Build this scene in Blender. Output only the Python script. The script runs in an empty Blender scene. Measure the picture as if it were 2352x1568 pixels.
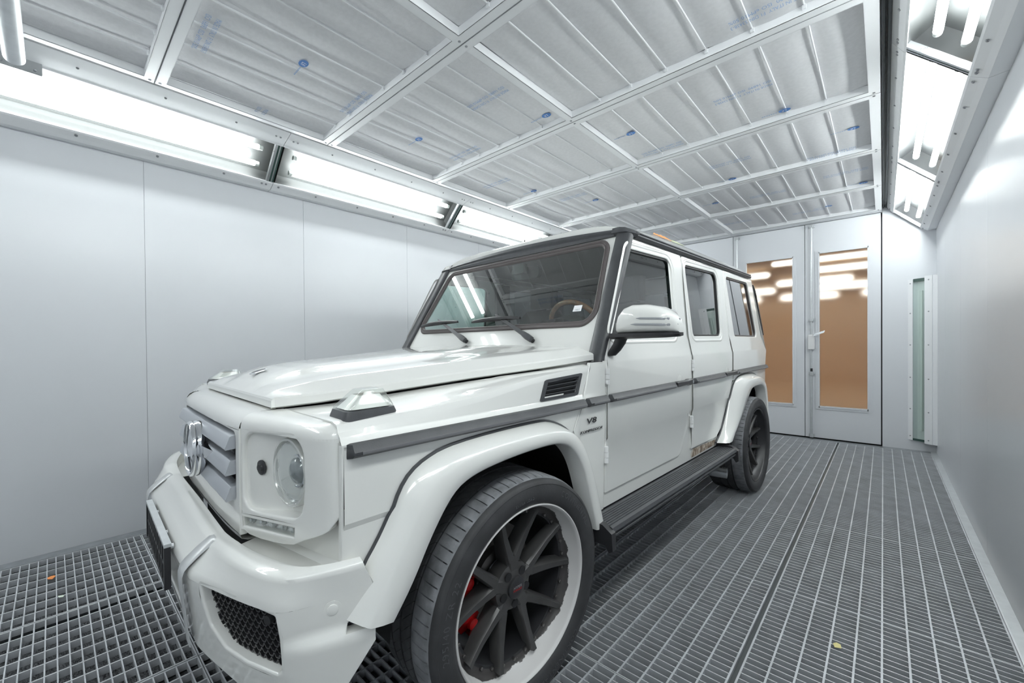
import bpy, bmesh, math, random
from math import pi as PI, sin, cos, tan, atan2, sqrt, hypot
from mathutils import Vector, Matrix
from mathutils.geometry import delaunay_2d_cdt
random.seed(11)
SC = bpy.context.scene
COL = SC.collection

# ------------------------------------------------------------------ materials
def mat(name, col=(.8, .8, .8), rough=.5, metal=0., spec=.5, coat=0., coat_rough=.05, var=0., vscale=8., bump=0., bscale=60., rvar=0., trans=0.):
    m = bpy.data.materials.new(name); m.use_nodes = True
    nt = m.node_tree; b = nt.nodes['Principled BSDF']
    b.inputs['Base Color'].default_value = (*col, 1)
    b.inputs['Roughness'].default_value = rough
    b.inputs['Metallic'].default_value = metal
    b.inputs['Specular IOR Level'].default_value = spec
    b.inputs['Coat Weight'].default_value = coat
    b.inputs['Coat Roughness'].default_value = coat_rough
    tc = nt.nodes.new('ShaderNodeTexCoord')
    if var or rvar:
        n = nt.nodes.new('ShaderNodeTexNoise'); n.inputs['Scale'].default_value = vscale; n.inputs['Detail'].default_value = 5
        nt.links.new(tc.outputs['Object'], n.inputs['Vector'])
        if var:
            r = nt.nodes.new('ShaderNodeMapRange'); r.inputs[1].default_value = .3; r.inputs[2].default_value = .7
            r.inputs[3].default_value = 1 - var; r.inputs[4].default_value = 1 + var
            nt.links.new(n.outputs['Fac'], r.inputs[0])
            h = nt.nodes.new('ShaderNodeHueSaturation'); h.inputs['Color'].default_value = (*col, 1)
            nt.links.new(r.outputs[0], h.inputs['Value']); nt.links.new(h.outputs[0], b.inputs['Base Color'])
        if rvar:
            r2 = nt.nodes.new('ShaderNodeMapRange'); r2.inputs[1].default_value = .3; r2.inputs[2].default_value = .7
            r2.inputs[3].default_value = max(.02, rough - rvar); r2.inputs[4].default_value = rough + rvar
            nt.links.new(n.outputs['Fac'], r2.inputs[0]); nt.links.new(r2.outputs[0], b.inputs['Roughness'])
    if bump:
        n2 = nt.nodes.new('ShaderNodeTexNoise'); n2.inputs['Scale'].default_value = bscale; n2.inputs['Detail'].default_value = 4
        nt.links.new(tc.outputs['Object'], n2.inputs['Vector'])
        bp = nt.nodes.new('ShaderNodeBump'); bp.inputs['Strength'].default_value = bump; bp.inputs['Distance'].default_value = .002
        nt.links.new(n2.outputs['Fac'], bp.inputs['Height']); nt.links.new(bp.outputs[0], b.inputs['Normal'])
    return m

def two_sided(nt, f, ior):      # same reflectance from both sides of a single sheet
    ge = nt.nodes.new('ShaderNodeNewGeometry'); a = nt.nodes.new('ShaderNodeMath'); a.operation = 'MULTIPLY_ADD'
    a.inputs[1].default_value = -2; a.inputs[2].default_value = 1; nt.links.new(ge.outputs['Backfacing'], a.inputs[0])
    p = nt.nodes.new('ShaderNodeMath'); p.operation = 'POWER'; p.inputs[0].default_value = ior
    nt.links.new(a.outputs[0], p.inputs[1]); nt.links.new(p.outputs[0], f.inputs[0])

def thin_glass(name, tint=(.8, .9, .87), ior=1.5, gloss=1.0, rough=0., boost=1.0):
    m = bpy.data.materials.new(name); m.use_nodes = True
    nt = m.node_tree; nt.nodes.clear()
    o = nt.nodes.new('ShaderNodeOutputMaterial'); mx = nt.nodes.new('ShaderNodeMixShader')
    t = nt.nodes.new('ShaderNodeBsdfTransparent'); t.inputs[0].default_value = (*tint, 1)
    g = nt.nodes.new('ShaderNodeBsdfGlossy'); g.inputs['Roughness'].default_value = rough; g.inputs[0].default_value = (gloss, gloss, gloss, 1)
    f = nt.nodes.new('ShaderNodeFresnel'); f.inputs[0].default_value = ior
    mu = nt.nodes.new('ShaderNodeMath'); mu.operation = 'MULTIPLY'; mu.inputs[1].default_value = boost; mu.use_clamp = True
    two_sided(nt, f, ior)
    nt.links.new(f.outputs[0], mu.inputs[0]); nt.links.new(mu.outputs[0], mx.inputs[0])
    nt.links.new(t.outputs[0], mx.inputs[1]); nt.links.new(g.outputs[0], mx.inputs[2]); nt.links.new(mx.outputs[0], o.inputs[0])
    return m

def emit(name, col, s):
    m = bpy.data.materials.new(name); m.use_nodes = True
    nt = m.node_tree; nt.nodes.clear()
    o = nt.nodes.new('ShaderNodeOutputMaterial'); e = nt.nodes.new('ShaderNodeEmission')
    e.inputs[0].default_value = (*col, 1); e.inputs[1].default_value = s
    nt.links.new(e.outputs[0], o.inputs[0]); return m

M = {}
M['paint'] = mat('white_car_paint', (.80, .80, .775), .28, 0, .5, 1., .04, var=.01, vscale=3)
M['plastic'] = mat('dark_grey_plastic', (.060, .062, .068), .42, 0, .5, var=.12, vscale=20, bump=.15, bscale=300)
M['black'] = mat('black_plastic', (.018, .018, .02), .45, 0, .5)
M['black_sat'] = mat('satin_black', (.03, .03, .033), .35, 0, .5)
M['rubber'] = mat('tire_rubber', (.048, .048, .051), .62, 0, .4, var=.18, vscale=14, bump=.25, bscale=90)
M['tread'] = mat('worn_tread_rubber', (.21, .215, .23), .75, 0, .35, var=.3, vscale=22, bump=.5, bscale=110)
M['seal'] = mat('brown_grey_rubber_seal', (.10, .085, .085), .5, 0, .5)
M['well'] = mat('wheel_well_liner', (.012, .012, .013), .7)
M['rim'] = mat('gunmetal_rim', (.085, .083, .083), .36, .35, .5, var=.2, vscale=9)
M['silver'] = mat('satin_silver', (.52, .54, .58), .32, .65, .5)
M['chrome'] = mat('chrome', (.80, .81, .83), .10, 1.)
M['alu'] = mat('brushed_aluminium', (.62, .64, .66), .32, 1., rvar=.06, vscale=12)
M['steel'] = mat('brake_steel', (.20, .19, .185), .38, .9, rvar=.08, vscale=30)
M['red'] = mat('red_caliper', (.62, .012, .014), .35, 0, .5)
M['amber'] = mat('amber_bulb', (.75, .25, .12), .3)
M['glass'] = thin_glass('windscreen_glass', (.62, .74, .70), 1.5, 1.0, 0, 2.8)
M['sideglass'] = thin_glass('tinted_side_glass', (.30, .37, .35), 1.5, 1.0, 0, 1.9)
M['frontglass'] = thin_glass('front_door_glass', (.60, .75, .71), 1.5, 1.0, 0, 1.9)
M['darkglass'] = thin_glass('privacy_glass', (.05, .055, .06), 1.5, 1.0, 0, 2.0)
M['clear'] = thin_glass('clear_lens', (.93, .95, .94), 1.45, 1.0, .05, 1.3)
M['lens'] = thin_glass('headlamp_glass', (.93, .95, .95), 1.5, 1.0, 0, 1.3)
M['pane'] = thin_glass('light_box_glass', (.93, .97, .95), 1.5, 1.0, .08, 1.0)
M['leather'] = mat('dark_leather', (.03, .028, .028), .5, bump=.2, bscale=200)
M['headliner'] = mat('grey_headliner', (.16, .16, .165), .9)
M['wood'] = mat('burl_wood', (.36, .13, .045), .2, 0, .5, 1., .03, var=.35, vscale=40)
M['badge'] = mat('badge_dark_chrome', (.10, .10, .105), .25, .8)
M['white'] = mat('white_plastic', (.8, .8, .8), .4)
M['sticker'] = mat('paper_sticker', (.85, .86, .88), .6)
M['ink'] = mat('grey_ink', (.25, .26, .3), .6)
M['prime'] = mat('primer_grey', (.50, .51, .47), .5)
M['tape_o'] = mat('orange_tape', (.9, .42, .16), .7)
M['tape_g'] = mat('yellow_green_tape', (.72, .78, .45), .7)
M['clip'] = mat('satin_grey_clip', (.60, .61, .62), .3, .25)
M['ribs'] = mat('tread_rubber', (.085, .087, .092), .7, 0, .35, var=.2, vscale=20, bump=.3, bscale=110)
M['ins'] = mat('moulding_insert_grey', (.135, .135, .145), .36)
M['ins2'] = mat('repeater_grey_lens', (.34, .35, .37), .15, 0, .5, 1.)
M['letters'] = mat('raised_tire_lettering', (.075, .077, .082), .55)
M['lens2'] = thin_glass('ribbed_indicator_lens', (.90, .92, .91), 1.49, 1.0, .10, 1.2)
M['refl'] = mat('lamp_reflector', (.74, .75, .76), .16, .9)
M['refl2'] = mat('indicator_reflector', (.80, .80, .77), .35, .2)
M['lampring'] = mat('lamp_ring_plastic', (.62, .63, .61), .18, .25, .5, .5)
M['dlens'] = mat('projector_glass', (.30, .32, .33), .05, .2, .8, 1., .02)
# booth
M['wall'] = mat('booth_wall_panel', (.72, .735, .765), .27, 0, .5, var=.015, vscale=1.3)
M['frame'] = mat('white_powder_coat', (.80, .81, .825), .42, 0, .5)
M['filter'] = mat('filter_fleece', (.74, .74, .755), .95, 0, .1, var=.035, vscale=45, bump=.35, bscale=220)
M['galv'] = mat('galvanised_steel', (.42, .44, .46), .40, .85, var=.16, vscale=18, rvar=.08)
M['dark_track'] = mat('dark_steel_track', (.10, .11, .115), .45, .6)
M['seal_green'] = mat('dark_green_gasket', (.035, .075, .065), .4)
M['grate'] = mat('grate_steel', (.56, .575, .60), .48, .35, var=.12, vscale=9)
M['hood_in'] = mat('light_box_inside', (.075, .078, .078), .5)
M['zinc'] = mat('zinc_plate', (.62, .64, .655), .38, .55, var=.06, vscale=20)
M['screw'] = mat('screw_steel', (.33, .34, .36), .35, .9)
M['blueink'] = mat('blue_print_ink', (.30, .43, .66), .8)
M['bluelogo'] = mat('blue_logo_ink', (.10, .24, .56), .8)
M['tube'] = emit('fluorescent_tube', (.965, .985, 1.0), 42.)
M['tube_off'] = mat('unlit_tube', (.80, .82, .82), .35)
M['leaf_o'] = mat('orange_leaf', (.75, .27, .08), .7)
M['leaf_g'] = mat('pale_green_scrap', (.62, .70, .60), .7)
M['leaf_y'] = mat('yellow_scrap', (.74, .66, .30), .7)
M['corridor'] = mat('warm_hall_wall', (.86, .69, .50), .7, var=.05, vscale=2)
M['hallceil'] = mat('brown_hall_ceiling', (.36, .24, .13), .8)
M['halltube'] = emit('hall_tube', (1., .95, .86), 17.)

def mat_mat(name, col, scale, stretch, contrast):
    m = mat(name, col, .95, 0, .1); nt = m.node_tree; b = nt.nodes['Principled BSDF']
    tc = nt.nodes['Texture Coordinate']; mp = nt.nodes.new('ShaderNodeMapping'); mp.inputs['Scale'].default_value = (1, stretch, 1)
    w = nt.nodes.new('ShaderNodeTexNoise'); w.inputs['Scale'].default_value = scale; w.inputs['Detail'].default_value = 8; w.inputs['Distortion'].default_value = 2.5
    nt.links.new(tc.outputs['Object'], mp.inputs[0]); nt.links.new(mp.outputs[0], w.inputs['Vector'])
    cr = nt.nodes.new('ShaderNodeValToRGB'); e = cr.color_ramp.elements
    e[0].position = .5 - contrast; e[0].color = tuple(c * .18 for c in col) + (1,)
    e[1].position = .5 + contrast; e[1].color = tuple(min(1, c * 1.35) for c in col) + (1,)
    nt.links.new(w.outputs['Fac'], cr.inputs[0]); nt.links.new(cr.outputs[0], b.inputs['Base Color'])
    bp = nt.nodes.new('ShaderNodeBump'); bp.inputs['Strength'].default_value = .9; bp.inputs['Distance'].default_value = .01
    nt.links.new(w.outputs['Fac'], bp.inputs['Height']); nt.links.new(bp.outputs[0], b.inputs['Normal'])
    return m
M['fibre'] = mat_mat('fibreglass_floor_filter', (.19, .197, .21), 34, 3.0, .17)
M['mat'] = mat_mat('grey_floor_filter', (.25, .262, .275), 190, 1., .40)

def lip_mat():
    # pale worn lip: chalky bare band next to the edge, flaked dark paint further in, with a ragged border
    m = mat('worn_rim_lip', (.66, .66, .67), .45); nt = m.node_tree; b = nt.nodes['Principled BSDF']
    tc = nt.nodes['Texture Coordinate']; sx = nt.nodes.new('ShaderNodeSeparateXYZ'); nt.links.new(tc.outputs['Object'], sx.inputs[0])
    def mth(op, a, bb=None):
        n = nt.nodes.new('ShaderNodeMath'); n.operation = op
        for i, q in enumerate((a, bb)):
            if q is None: continue
            if isinstance(q, (int, float)): n.inputs[i].default_value = q
            else: nt.links.new(q, n.inputs[i])
        return n.outputs[0]
    x = sx.outputs[0]     # depth along the axle, outboard positive
    no = nt.nodes.new('ShaderNodeTexNoise'); no.inputs['Scale'].default_value = 26; no.inputs['Detail'].default_value = 7
    no.inputs['Roughness'].default_value = .7
    nt.links.new(tc.outputs['Object'], no.inputs['Vector'])
    big = nt.nodes.new('ShaderNodeTexNoise'); big.inputs['Scale'].default_value = 5
    nt.links.new(tc.outputs['Object'], big.inputs['Vector'])
    d = mth('ADD', x, mth('ADD', mth('MULTIPLY', mth('SUBTRACT', no.outputs['Fac'], .5), .035), mth('MULTIPLY', mth('SUBTRACT', big.outputs['Fac'], .5), .08)))
    msk = nt.nodes.new('ShaderNodeMapRange'); msk.inputs[1].default_value = -.0475; msk.inputs[2].default_value = -.0455
    nt.links.new(d, msk.inputs[0])
    mx = nt.nodes.new('ShaderNodeMix'); mx.data_type = 'RGBA'
    mx.inputs[6].default_value = (.06, .055, .055, 1); mx.inputs[7].default_value = (.66, .645, .64, 1)
    nt.links.new(msk.outputs[0], mx.inputs[0]); nt.links.new(mx.outputs[2], b.inputs['Base Color'])
    return m
M['lip'] = lip_mat()

def wall_scuffed():
    m = M['wall']; return m

def paint_rust():
    m = mat('flaked_sill_paint', (.70, .68, .64), .5); nt = m.node_tree; b = nt.nodes['Principled BSDF']
    tc = nt.nodes['Texture Coordinate']
    n = nt.nodes.new('ShaderNodeTexNoise'); n.inputs['Scale'].default_value = 30; n.inputs['Detail'].default_value = 8
    nt.links.new(tc.outputs['Object'], n.inputs['Vector'])
    cr = nt.nodes.new('ShaderNodeValToRGB'); e = cr.color_ramp.elements
    e[0].position = .38; e[0].color = (.16, .11, .08, 1); e[1].position = .62; e[1].color = (.62, .57, .50, 1)
    k = e.new(.5); k.color = (.36, .28, .21, 1)
    nt.links.new(n.outputs['Fac'], cr.inputs[0]); nt.links.new(cr.outputs[0], b.inputs['Base Color'])
    return m
M['rust'] = paint_rust()

def frosted():
    # obscured door glass: blurs the hall behind it, soft reflection of the booth on top
    m = bpy.data.materials.new('frosted_door_glass'); m.use_nodes = True; nt = m.node_tree; nt.nodes.clear()
    o = nt.nodes.new('ShaderNodeOutputMaterial')
    tr = nt.nodes.new('ShaderNodeBsdfTranslucent'); tr.inputs[0].default_value = (.95, .92, .86, 1)
    rf = nt.nodes.new('ShaderNodeBsdfRefraction'); rf.inputs[0].default_value = (.96, .95, .92, 1); rf.inputs['IOR'].default_value = 1.12; rf.inputs['Roughness'].default_value = .30
    m0 = nt.nodes.new('ShaderNodeMixShader'); m0.inputs[0].default_value = .72
    g = nt.nodes.new('ShaderNodeBsdfGlossy'); g.inputs['Roughness'].default_value = .12
    mx = nt.nodes.new('ShaderNodeMixShader'); f = nt.nodes.new('ShaderNodeFresnel'); two_sided(nt, f, 1.5)
    nt.links.new(tr.outputs[0], m0.inputs[1]); nt.links.new(rf.outputs[0], m0.inputs[2])
    nt.links.new(f.outputs[0], mx.inputs[0]); nt.links.new(m0.outputs[0], mx.inputs[1]); nt.links.new(g.outputs[0], mx.inputs[2])
    nt.links.new(mx.outputs[0], o.inputs[0]); return m
M['frost'] = frosted()

# ------------------------------------------------------------------ mesh builder
class MB:
    def __init__(s): s.v = []; s.f = []
    def add(s, vs, fs):
        o = len(s.v); s.v += [tuple(p) for p in vs]; s.f += [tuple(i + o for i in f) for f in fs]; return s
    def box(s, a, b):
        (x0, y0, z0), (x1, y1, z1) = a, b
        x0, x1 = min(x0, x1), max(x0, x1); y0, y1 = min(y0, y1), max(y0, y1); z0, z1 = min(z0, z1), max(z0, z1)
        return s.add([(x0, y0, z0), (x1, y0, z0), (x1, y1, z0), (x0, y1, z0), (x0, y0, z1), (x1, y0, z1), (x1, y1, z1), (x0, y1, z1)],
                     [(0, 3, 2, 1), (4, 5, 6, 7), (0, 1, 5, 4), (1, 2, 6, 5), (2, 3, 7, 6), (3, 0, 4, 7)])
    def quadbox(s, q, d):      # four corners plus a thickness vector
        n = len(q); vs = [Vector(p) for p in q] + [Vector(p) + Vector(d) for p in q]
        fs = [tuple(range(n))[::-1], tuple(range(n, 2 * n))] + [(i, (i + 1) % n, n + (i + 1) % n, n + i) for i in range(n)]
        return s.add(vs, fs)
    def prism(s, prof, a, b, ax):   # closed profile of 2d points extruded along axis ax from a to b
        def P(p, t):
            q = list(p); q.insert(ax, t); return q
        n = len(prof)
        vs = [P(p, a) for p in prof] + [P(p, b) for p in prof]
        return s.add(vs, [tuple(range(n))[::-1], tuple(range(n, 2 * n))] + [(i, (i + 1) % n, n + (i + 1) % n, n + i) for i in range(n)])
    def strip(s, secs, close=False, caps=False, wrap=False):  # rows of points
        n = len(secs[0]); m = len(secs); vs = [p for q in secs for p in q]; fs = []
        for i in range(m if wrap else m - 1):
            for j in range(n if close else n - 1):
                a = i * n + j; b = i * n + (j + 1) % n; c = ((i + 1) % m) * n + (j + 1) % n; d = ((i + 1) % m) * n + j
                fs.append((a, b, c, d))
        if caps: fs += [tuple(range(n))[::-1], tuple(range((m - 1) * n, m * n))]
        return s.add(vs, fs)
    def tube(s, path, r, n=10, caps=True):
        P = [Vector(p) for p in path]; secs = []; up = None
        for i, p in enumerate(P):
            t = (P[min(i + 1, len(P) - 1)] - P[max(i - 1, 0)]).normalized()
            if up is None:
                up = Vector((0, 0, 1)) if abs(t.z) < .9 else Vector((1, 0, 0))
            a = t.cross(up).normalized(); b = a.cross(t).normalized(); up = b
            rr = r[i] if isinstance(r, (list, tuple)) else r
            secs.append([p + rr * (cos(2 * PI * k / n) * a + sin(2 * PI * k / n) * b) for k in range(n)])
        return s.strip(secs, True, caps)
    def cyl(s, a, b, r, n=14): return s.tube([a, b], r, n)
    def lathe(s, prof, n, origin=(0, 0, 0), axis=0, a0=0., a1=2 * PI, close=False):
        # profile (t along axis, radius)
        secs = []; full = abs(a1 - a0 - 2 * PI) < 1e-6
        for k in range(n if full else n + 1):
            a = a0 + (a1 - a0) * k / n; row = []
            for t, r in prof:
                q = [r * cos(a), r * sin(a)]; q.insert(axis, t); row.append(Vector(q) + Vector(origin))
            secs.append(row)
        return s.strip(secs, close, False, wrap=full)
    def screw(s, p, nrm, r=.006, h=.003):
        p = Vector(p); nrm = Vector(nrm).normalized(); return s.tube([p, p + nrm * h * .6, p + nrm * h], [r, r * .95, r * .55], 8)
    def build(s, name, m, parent=None, ang=35, smooth=True, fix=True):
        me = bpy.data.meshes.new(name); me.from_pydata([tuple(p) for p in s.v], [], s.f)
        bm = bmesh.new(); bm.from_mesh(me)
        bmesh.ops.remove_doubles(bm, verts=bm.verts, dist=1e-5)
        if fix: bmesh.ops.recalc_face_normals(bm, faces=bm.faces)
        bm.to_mesh(me); bm.free(); me.materials.append(m)
        if smooth:
            me.shade_smooth(); me.set_sharp_from_angle(angle=math.radians(ang))
        o = bpy.data.objects.new(name, me); COL.objects.link(o)
        if parent: o.parent = parent
        return o

def tag(o, label=None, cat=None, group=None, kind=None):
    for k, q in (('label', label), ('category', cat), ('group', group), ('kind', kind)):
        if q: o[k] = q
    return o
def empty(name, loc, rz=0., label=None, cat=None, group=None):
    o = bpy.data.objects.new(name, None); COL.objects.link(o); o.location = loc; o.rotation_euler = (0, 0, rz)
    o.empty_display_size = .1
    return tag(o, label, cat, group)
def clone(o, parent=None):
    c = o.copy(); COL.objects.link(c); c.parent = parent
    for ch in list(o.children): clone(ch, c)
    return c

# ---- 2d polygon tools
def area(p): return .5 * sum(p[i][0] * p[(i + 1) % len(p)][1] - p[(i + 1) % len(p)][0] * p[i][1] for i in range(len(p)))
def rounded(pts, r, n=5):
    # r: one radius or list per corner
    out = []; m = len(pts)
    for i, p in enumerate(pts):
        rr = r[i] if isinstance(r, (list, tuple)) else r
        if rr <= 0: out.append(tuple(p)); continue
        p = Vector(p); a = (Vector(pts[i - 1]) - p); b = (Vector(pts[(i + 1) % m]) - p)
        la, lb = a.length, b.length; a /= la; b /= lb
        ang = math.acos(max(-1, min(1, a.dot(b)))); t = min(rr / tan(ang / 2), la * .49, lb * .49); q = t * tan(ang / 2)
        bis = (a + b)
        if bis.length < 1e-6: out.append(tuple(p)); continue
        c = p + bis.normalized() * (q / sin(ang / 2))
        v0 = p + a * t - c; v1 = p + b * t - c
        w = atan2(v0.x * v1.y - v0.y * v1.x, v0.dot(v1))
        for k in range(n + 1):
            x = w * k / n; out.append((c.x + v0.x * cos(x) - v0.y * sin(x), c.y + v0.x * sin(x) + v0.y * cos(x)))
    return out
def densify(pts, d):
    out = []
    for i, p in enumerate(pts):
        q = pts[(i + 1) % len(pts)]; L = hypot(q[0] - p[0], q[1] - p[1]); k = max(1, int(L / d))
        out += [(p[0] + (q[0] - p[0]) * j / k, p[1] + (q[1] - p[1]) * j / k) for j in range(k)]
    return out
def offset(p, d):        # inward for counter-clockwise loops when d > 0
    out = []; m = len(p)
    for i in range(m):
        a = Vector(p[i]) - Vector(p[i - 1]); b = Vector(p[(i + 1) % m]) - Vector(p[i])
        if a.length < 1e-9: a = b
        if b.length < 1e-9: b = a
        a.normalize(); b.normalize()
        na = Vector((-a.y, a.x)); nb = Vector((-b.y, b.x)); n = na + nb
        if n.length < 1e-6: n = na
        n.normalize(); c = max(.35, n.dot(na)); out.append((p[i][0] + n.x * d / c, p[i][1] + n.y * d / c))
    return out
def inside(x, y, p):
    c = False; j = len(p) - 1
    for i in range(len(p)):
        if (p[i][1] > y) != (p[j][1] > y) and x < (p[j][0] - p[i][0]) * (y - p[i][1]) / (p[j][1] - p[i][1]) + p[i][0]: c = not c
        j = i
    return c
def fill2d(outer, holes, hb=(), vb=()):
    # triangles of a polygon with holes; hb / vb: extra horizontal / vertical edges for curved mappings
    vs = []; es = []
    for lp in [outer] + list(holes):
        o = len(vs); vs += [Vector(q) for q in lp]; es += [(o + i, o + (i + 1) % len(lp)) for i in range(len(lp))]
    xs = [q[0] for q in outer]; ys = [q[1] for q in outer]
    for y in hb:
        if min(ys) < y < max(ys): vs += [Vector((min(xs) - .01, y)), Vector((max(xs) + .01, y))]; es.append((len(vs) - 2, len(vs) - 1))
    for x in vb:
        if min(xs) < x < max(xs): vs += [Vector((x, min(ys) - .01)), Vector((x, max(ys) + .01))]; es.append((len(vs) - 2, len(vs) - 1))
    r = delaunay_2d_cdt(vs, es, [], 0, 1e-6)
    V, F = r[0], r[2]; T = []
    for f in F:
        cx = sum(V[i].x for i in f) / len(f); cy = sum(V[i].y for i in f) / len(f)
        if inside(cx, cy, outer) and not any(inside(cx, cy, h) for h in holes): T.append(f)
    return [(q.x, q.y) for q in V], T
def panel(mb, fn, outer, holes=(), depth=.02, r=.004, hb=(), vb=(), back=False, hole_depth=None, hr=None):
    # fn(x, y, d) -> 3d point, d = depth below the surface; rounded rims, walls going inwards
    if area(outer) < 0: outer = outer[::-1]
    holes = [h if area(h) < 0 else h[::-1] for h in holes]
    inner = []
    for k, lp in enumerate([outer] + list(holes)):
        R = r if k == 0 or hr is None else hr
        rings = []
        for a in (0, 30, 60, 90): rings.append([fn(x, y, R * (1 - sin(math.radians(a)))) for x, y in offset(lp, R * (1 - cos(math.radians(a))))])
        dd = depth if k == 0 or hole_depth is None else hole_depth
        deep = [fn(x, y, dd) for x, y in lp]
        l2 = offset(lp, R * 1.0); l3 = offset(lp, R * 1.8)
        mb.strip([deep] + rings + [[fn(x, y, 0) for x, y in l3]], True)
        inner.append(l3)
    V, T = fill2d(inner[0], inner[1:], hb, vb)
    mb.add([fn(x, y, 0) for x, y in V], T)
    if back:
        V, T = fill2d(outer, list(holes), hb, vb); mb.add([fn(x, y, depth) for x, y in V], [t[::-1] for t in T])
    return mb
def sheet(mb, fn, outer, hb=(), vb=(), d=0.):
    V, T = fill2d(outer, [], hb, vb); return mb.add([fn(x, y, d) for x, y in V], T)
def interp(x, pts):
    if x <= pts[0][0]: return pts[0][1]
    for (a, b), (c, d) in zip(pts, pts[1:]):
        if x <= c: return b + (d - b) * (x - a) / (c - a)
    return pts[-1][1]
def resample(p, n):     # open polyline, n points evenly by length
    L = [0.]
    for a, b in zip(p, p[1:]): L.append(L[-1] + (Vector(b) - Vector(a)).length)
    out = []; k = 0
    for i in range(n):
        t = L[-1] * i / (n - 1)
        while k < len(L) - 2 and L[k + 1] < t: k += 1
        s = (t - L[k]) / max(1e-9, L[k + 1] - L[k]); out.append(Vector(p[k]).lerp(Vector(p[k + 1]), min(1, max(0, s))))
    return out
def smooth_line(p, it=2):      # corner cutting, ends kept
    for _ in range(it):
        q = [p[0]]
        for a, b in zip(p, p[1:]):
            a, b = Vector(a), Vector(b); q += [a.lerp(b, .25), a.lerp(b, .75)]
        q.append(p[-1]); p = q
    return p
def text_mesh(txt, size, extrude=0., shear=0., width=1., align='CENTER', spacing=1.):
    cu = bpy.data.curves.new('t', 'FONT'); cu.body = txt; cu.size = size; cu.extrude = extrude; cu.shear = shear
    cu.align_x = align; cu.align_y = 'CENTER'; cu.space_character = spacing; cu.resolution_u = 2
    o = bpy.data.objects.new('t', cu); COL.objects.link(o)
    bpy.context.view_layer.update()
    dg = bpy.context.evaluated_depsgraph_get(); me = bpy.data.meshes.new_from_object(o.evaluated_get(dg))
    vs = [(q.co.x * width, q.co.y, q.co.z) for q in me.vertices]; fs = [tuple(p.vertices) for p in me.polygons]
    bpy.data.objects.remove(o); bpy.data.curves.remove(cu); bpy.data.meshes.remove(me)
    return vs, fs
# ================================================================== THE BOOTH
XL, XM, XR, WL, WR, YB, YF, HC = -3.166, -1.6035, -.012, -3.748, .439, 6.584, -2.63, 2.777
def structure(o): o['kind'] = 'structure'; return o

def wall_panels(name, x, seams, sgn):
    m = MB(); ys = [YF] + seams + [YB + .1]
    for a, b in zip(ys, ys[1:]):
        pr = [(0, a + .0012), (0, b - .0012)]
        m.quadbox([(x, a + .0012, -.01), (x, b - .0012, -.01), (x, b - .0012, 2.95), (x, a + .0012, 2.95)], (sgn * .03, 0, 0))
    m.quadbox([(x + sgn * .006, YF, -.01), (x + sgn * .006, YB + .1, -.01), (x + sgn * .006, YB + .1, 2.95), (x + sgn * .006, YF, 2.95)], (sgn * .05, 0, 0))
    return structure(m.build(name, M['wall'], smooth=False))
wall_panels('wall_left', WL, [-1.66, -.617, .428, 1.469, 2.519, 3.56, 4.61, 5.65], -1)
wall_panels('wall_right', WR, [-1.9, -.8, .28, 1.36, 2.45, 3.545, 4.65, 5.72], 1)
m = MB(); m.box((WL, YF - .05, -.1), (WR, YF, 2.95)); structure(m.build('wall_front', M['wall'], smooth=False))
m = MB()
m.box((-.008, YB, -.02), (WR, YB + .05, 2.95)); m.box((WL, YB, -.02), (-2.52, YB + .05, 2.95)); m.box((-2.52, YB, 2.775), (-.008, YB + .05, 2.95))
structure(m.build('wall_back', M['wall'], smooth=False))
m = MB(); m.box((WL - .05, YF, 2.93), (WR + .05, YB + .1, 2.96)); structure(m.build('ceiling', M['frame'], smooth=False))
m = MB(); m.box((WL - .05, YF, -.2), (WR + .05, YB + 2.4, -.11)); structure(m.build('floor', M['dark_track'], smooth=False))
m = MB(); m.prism([(.395, -.006), (.395, .0), (.401, .0015), (WR, .004), (WR, -.006)], YF, YB, 1); structure(m.build('trim_1', M['zinc'], smooth=False))
m = MB(); m.box((WL, YF, -.03), (-3.655, YB, .001)); structure(m.build('trim_2', M['galv'], smooth=False))
m = MB(); m.box((-3.65, 6.475, -.03), (.395, YB, -.002)); structure(m.build('trim_3', M['galv'], smooth=False))
# closing strip between the last ceiling frame and the back wall
m = MB(); m.box((XL, 6.483, HC), (XR, 6.578, HC + .04)); structure(m.build('trim_4', M['frame'], smooth=False))

# ---- back doors
def door(name, x0, x1, win, frame_cols=True):
    d = MB(); z0, z1 = .012, 2.768
    fn = lambda x, z, dd: (x, YB + dd, z)
    out = [(x0, z0), (x1, z0), (x1, z1), (x0, z1)]
    holes = []
    if win: holes = [[(win[0], win[2]), (win[1], win[2]), (win[1], win[3]), (win[0], win[3])]]
    panel(d, fn, out, holes, .05, .003)
    o = structure(d.build(name, M['wall']))
    if win:
        a, b, c, e = win
        f = MB()
        def bar(p, q, w):   # moulding bars with two steps
            pass
        W = .034
        for (p0, p1, q0, q1) in ((a - W, a, c - W, e + W), (b, b + W, c - W, e + W), (a, b, c - W, c), (a, b, e, e + W)):
            f.box((p0, YB - .007, q0), (p1, YB + .002, q1))
        for (p0, p1, q0, q1) in ((a - .008, a + .010, c - .008, e + .008), (b - .010, b + .008, c - .008, e + .008), (a, b, c - .008, c + .010), (a, b, e - .010, e + .008)):
            f.box((p0, YB - .013, q0), (p1, YB + .03, q1))
        f.build('window_frame', M['wall'], o, smooth=False)
        g = MB(); g.add([(a, YB + .016, c), (b, YB + .016, c), (b, YB + .016, e), (a, YB + .016, e)], [(0, 1, 2, 3)]); pn = g.build('window_pane', M['frost'], o, smooth=False)
    return o
door_r = door('door_1', -.760, -.020, (-.617, -.132, .414, 2.385))
door_m = door('door_2', -1.607, -.766, (-1.449, -.888, .42, 2.373))
door_l = door('door_3', -2.515, -1.613, None)
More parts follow.
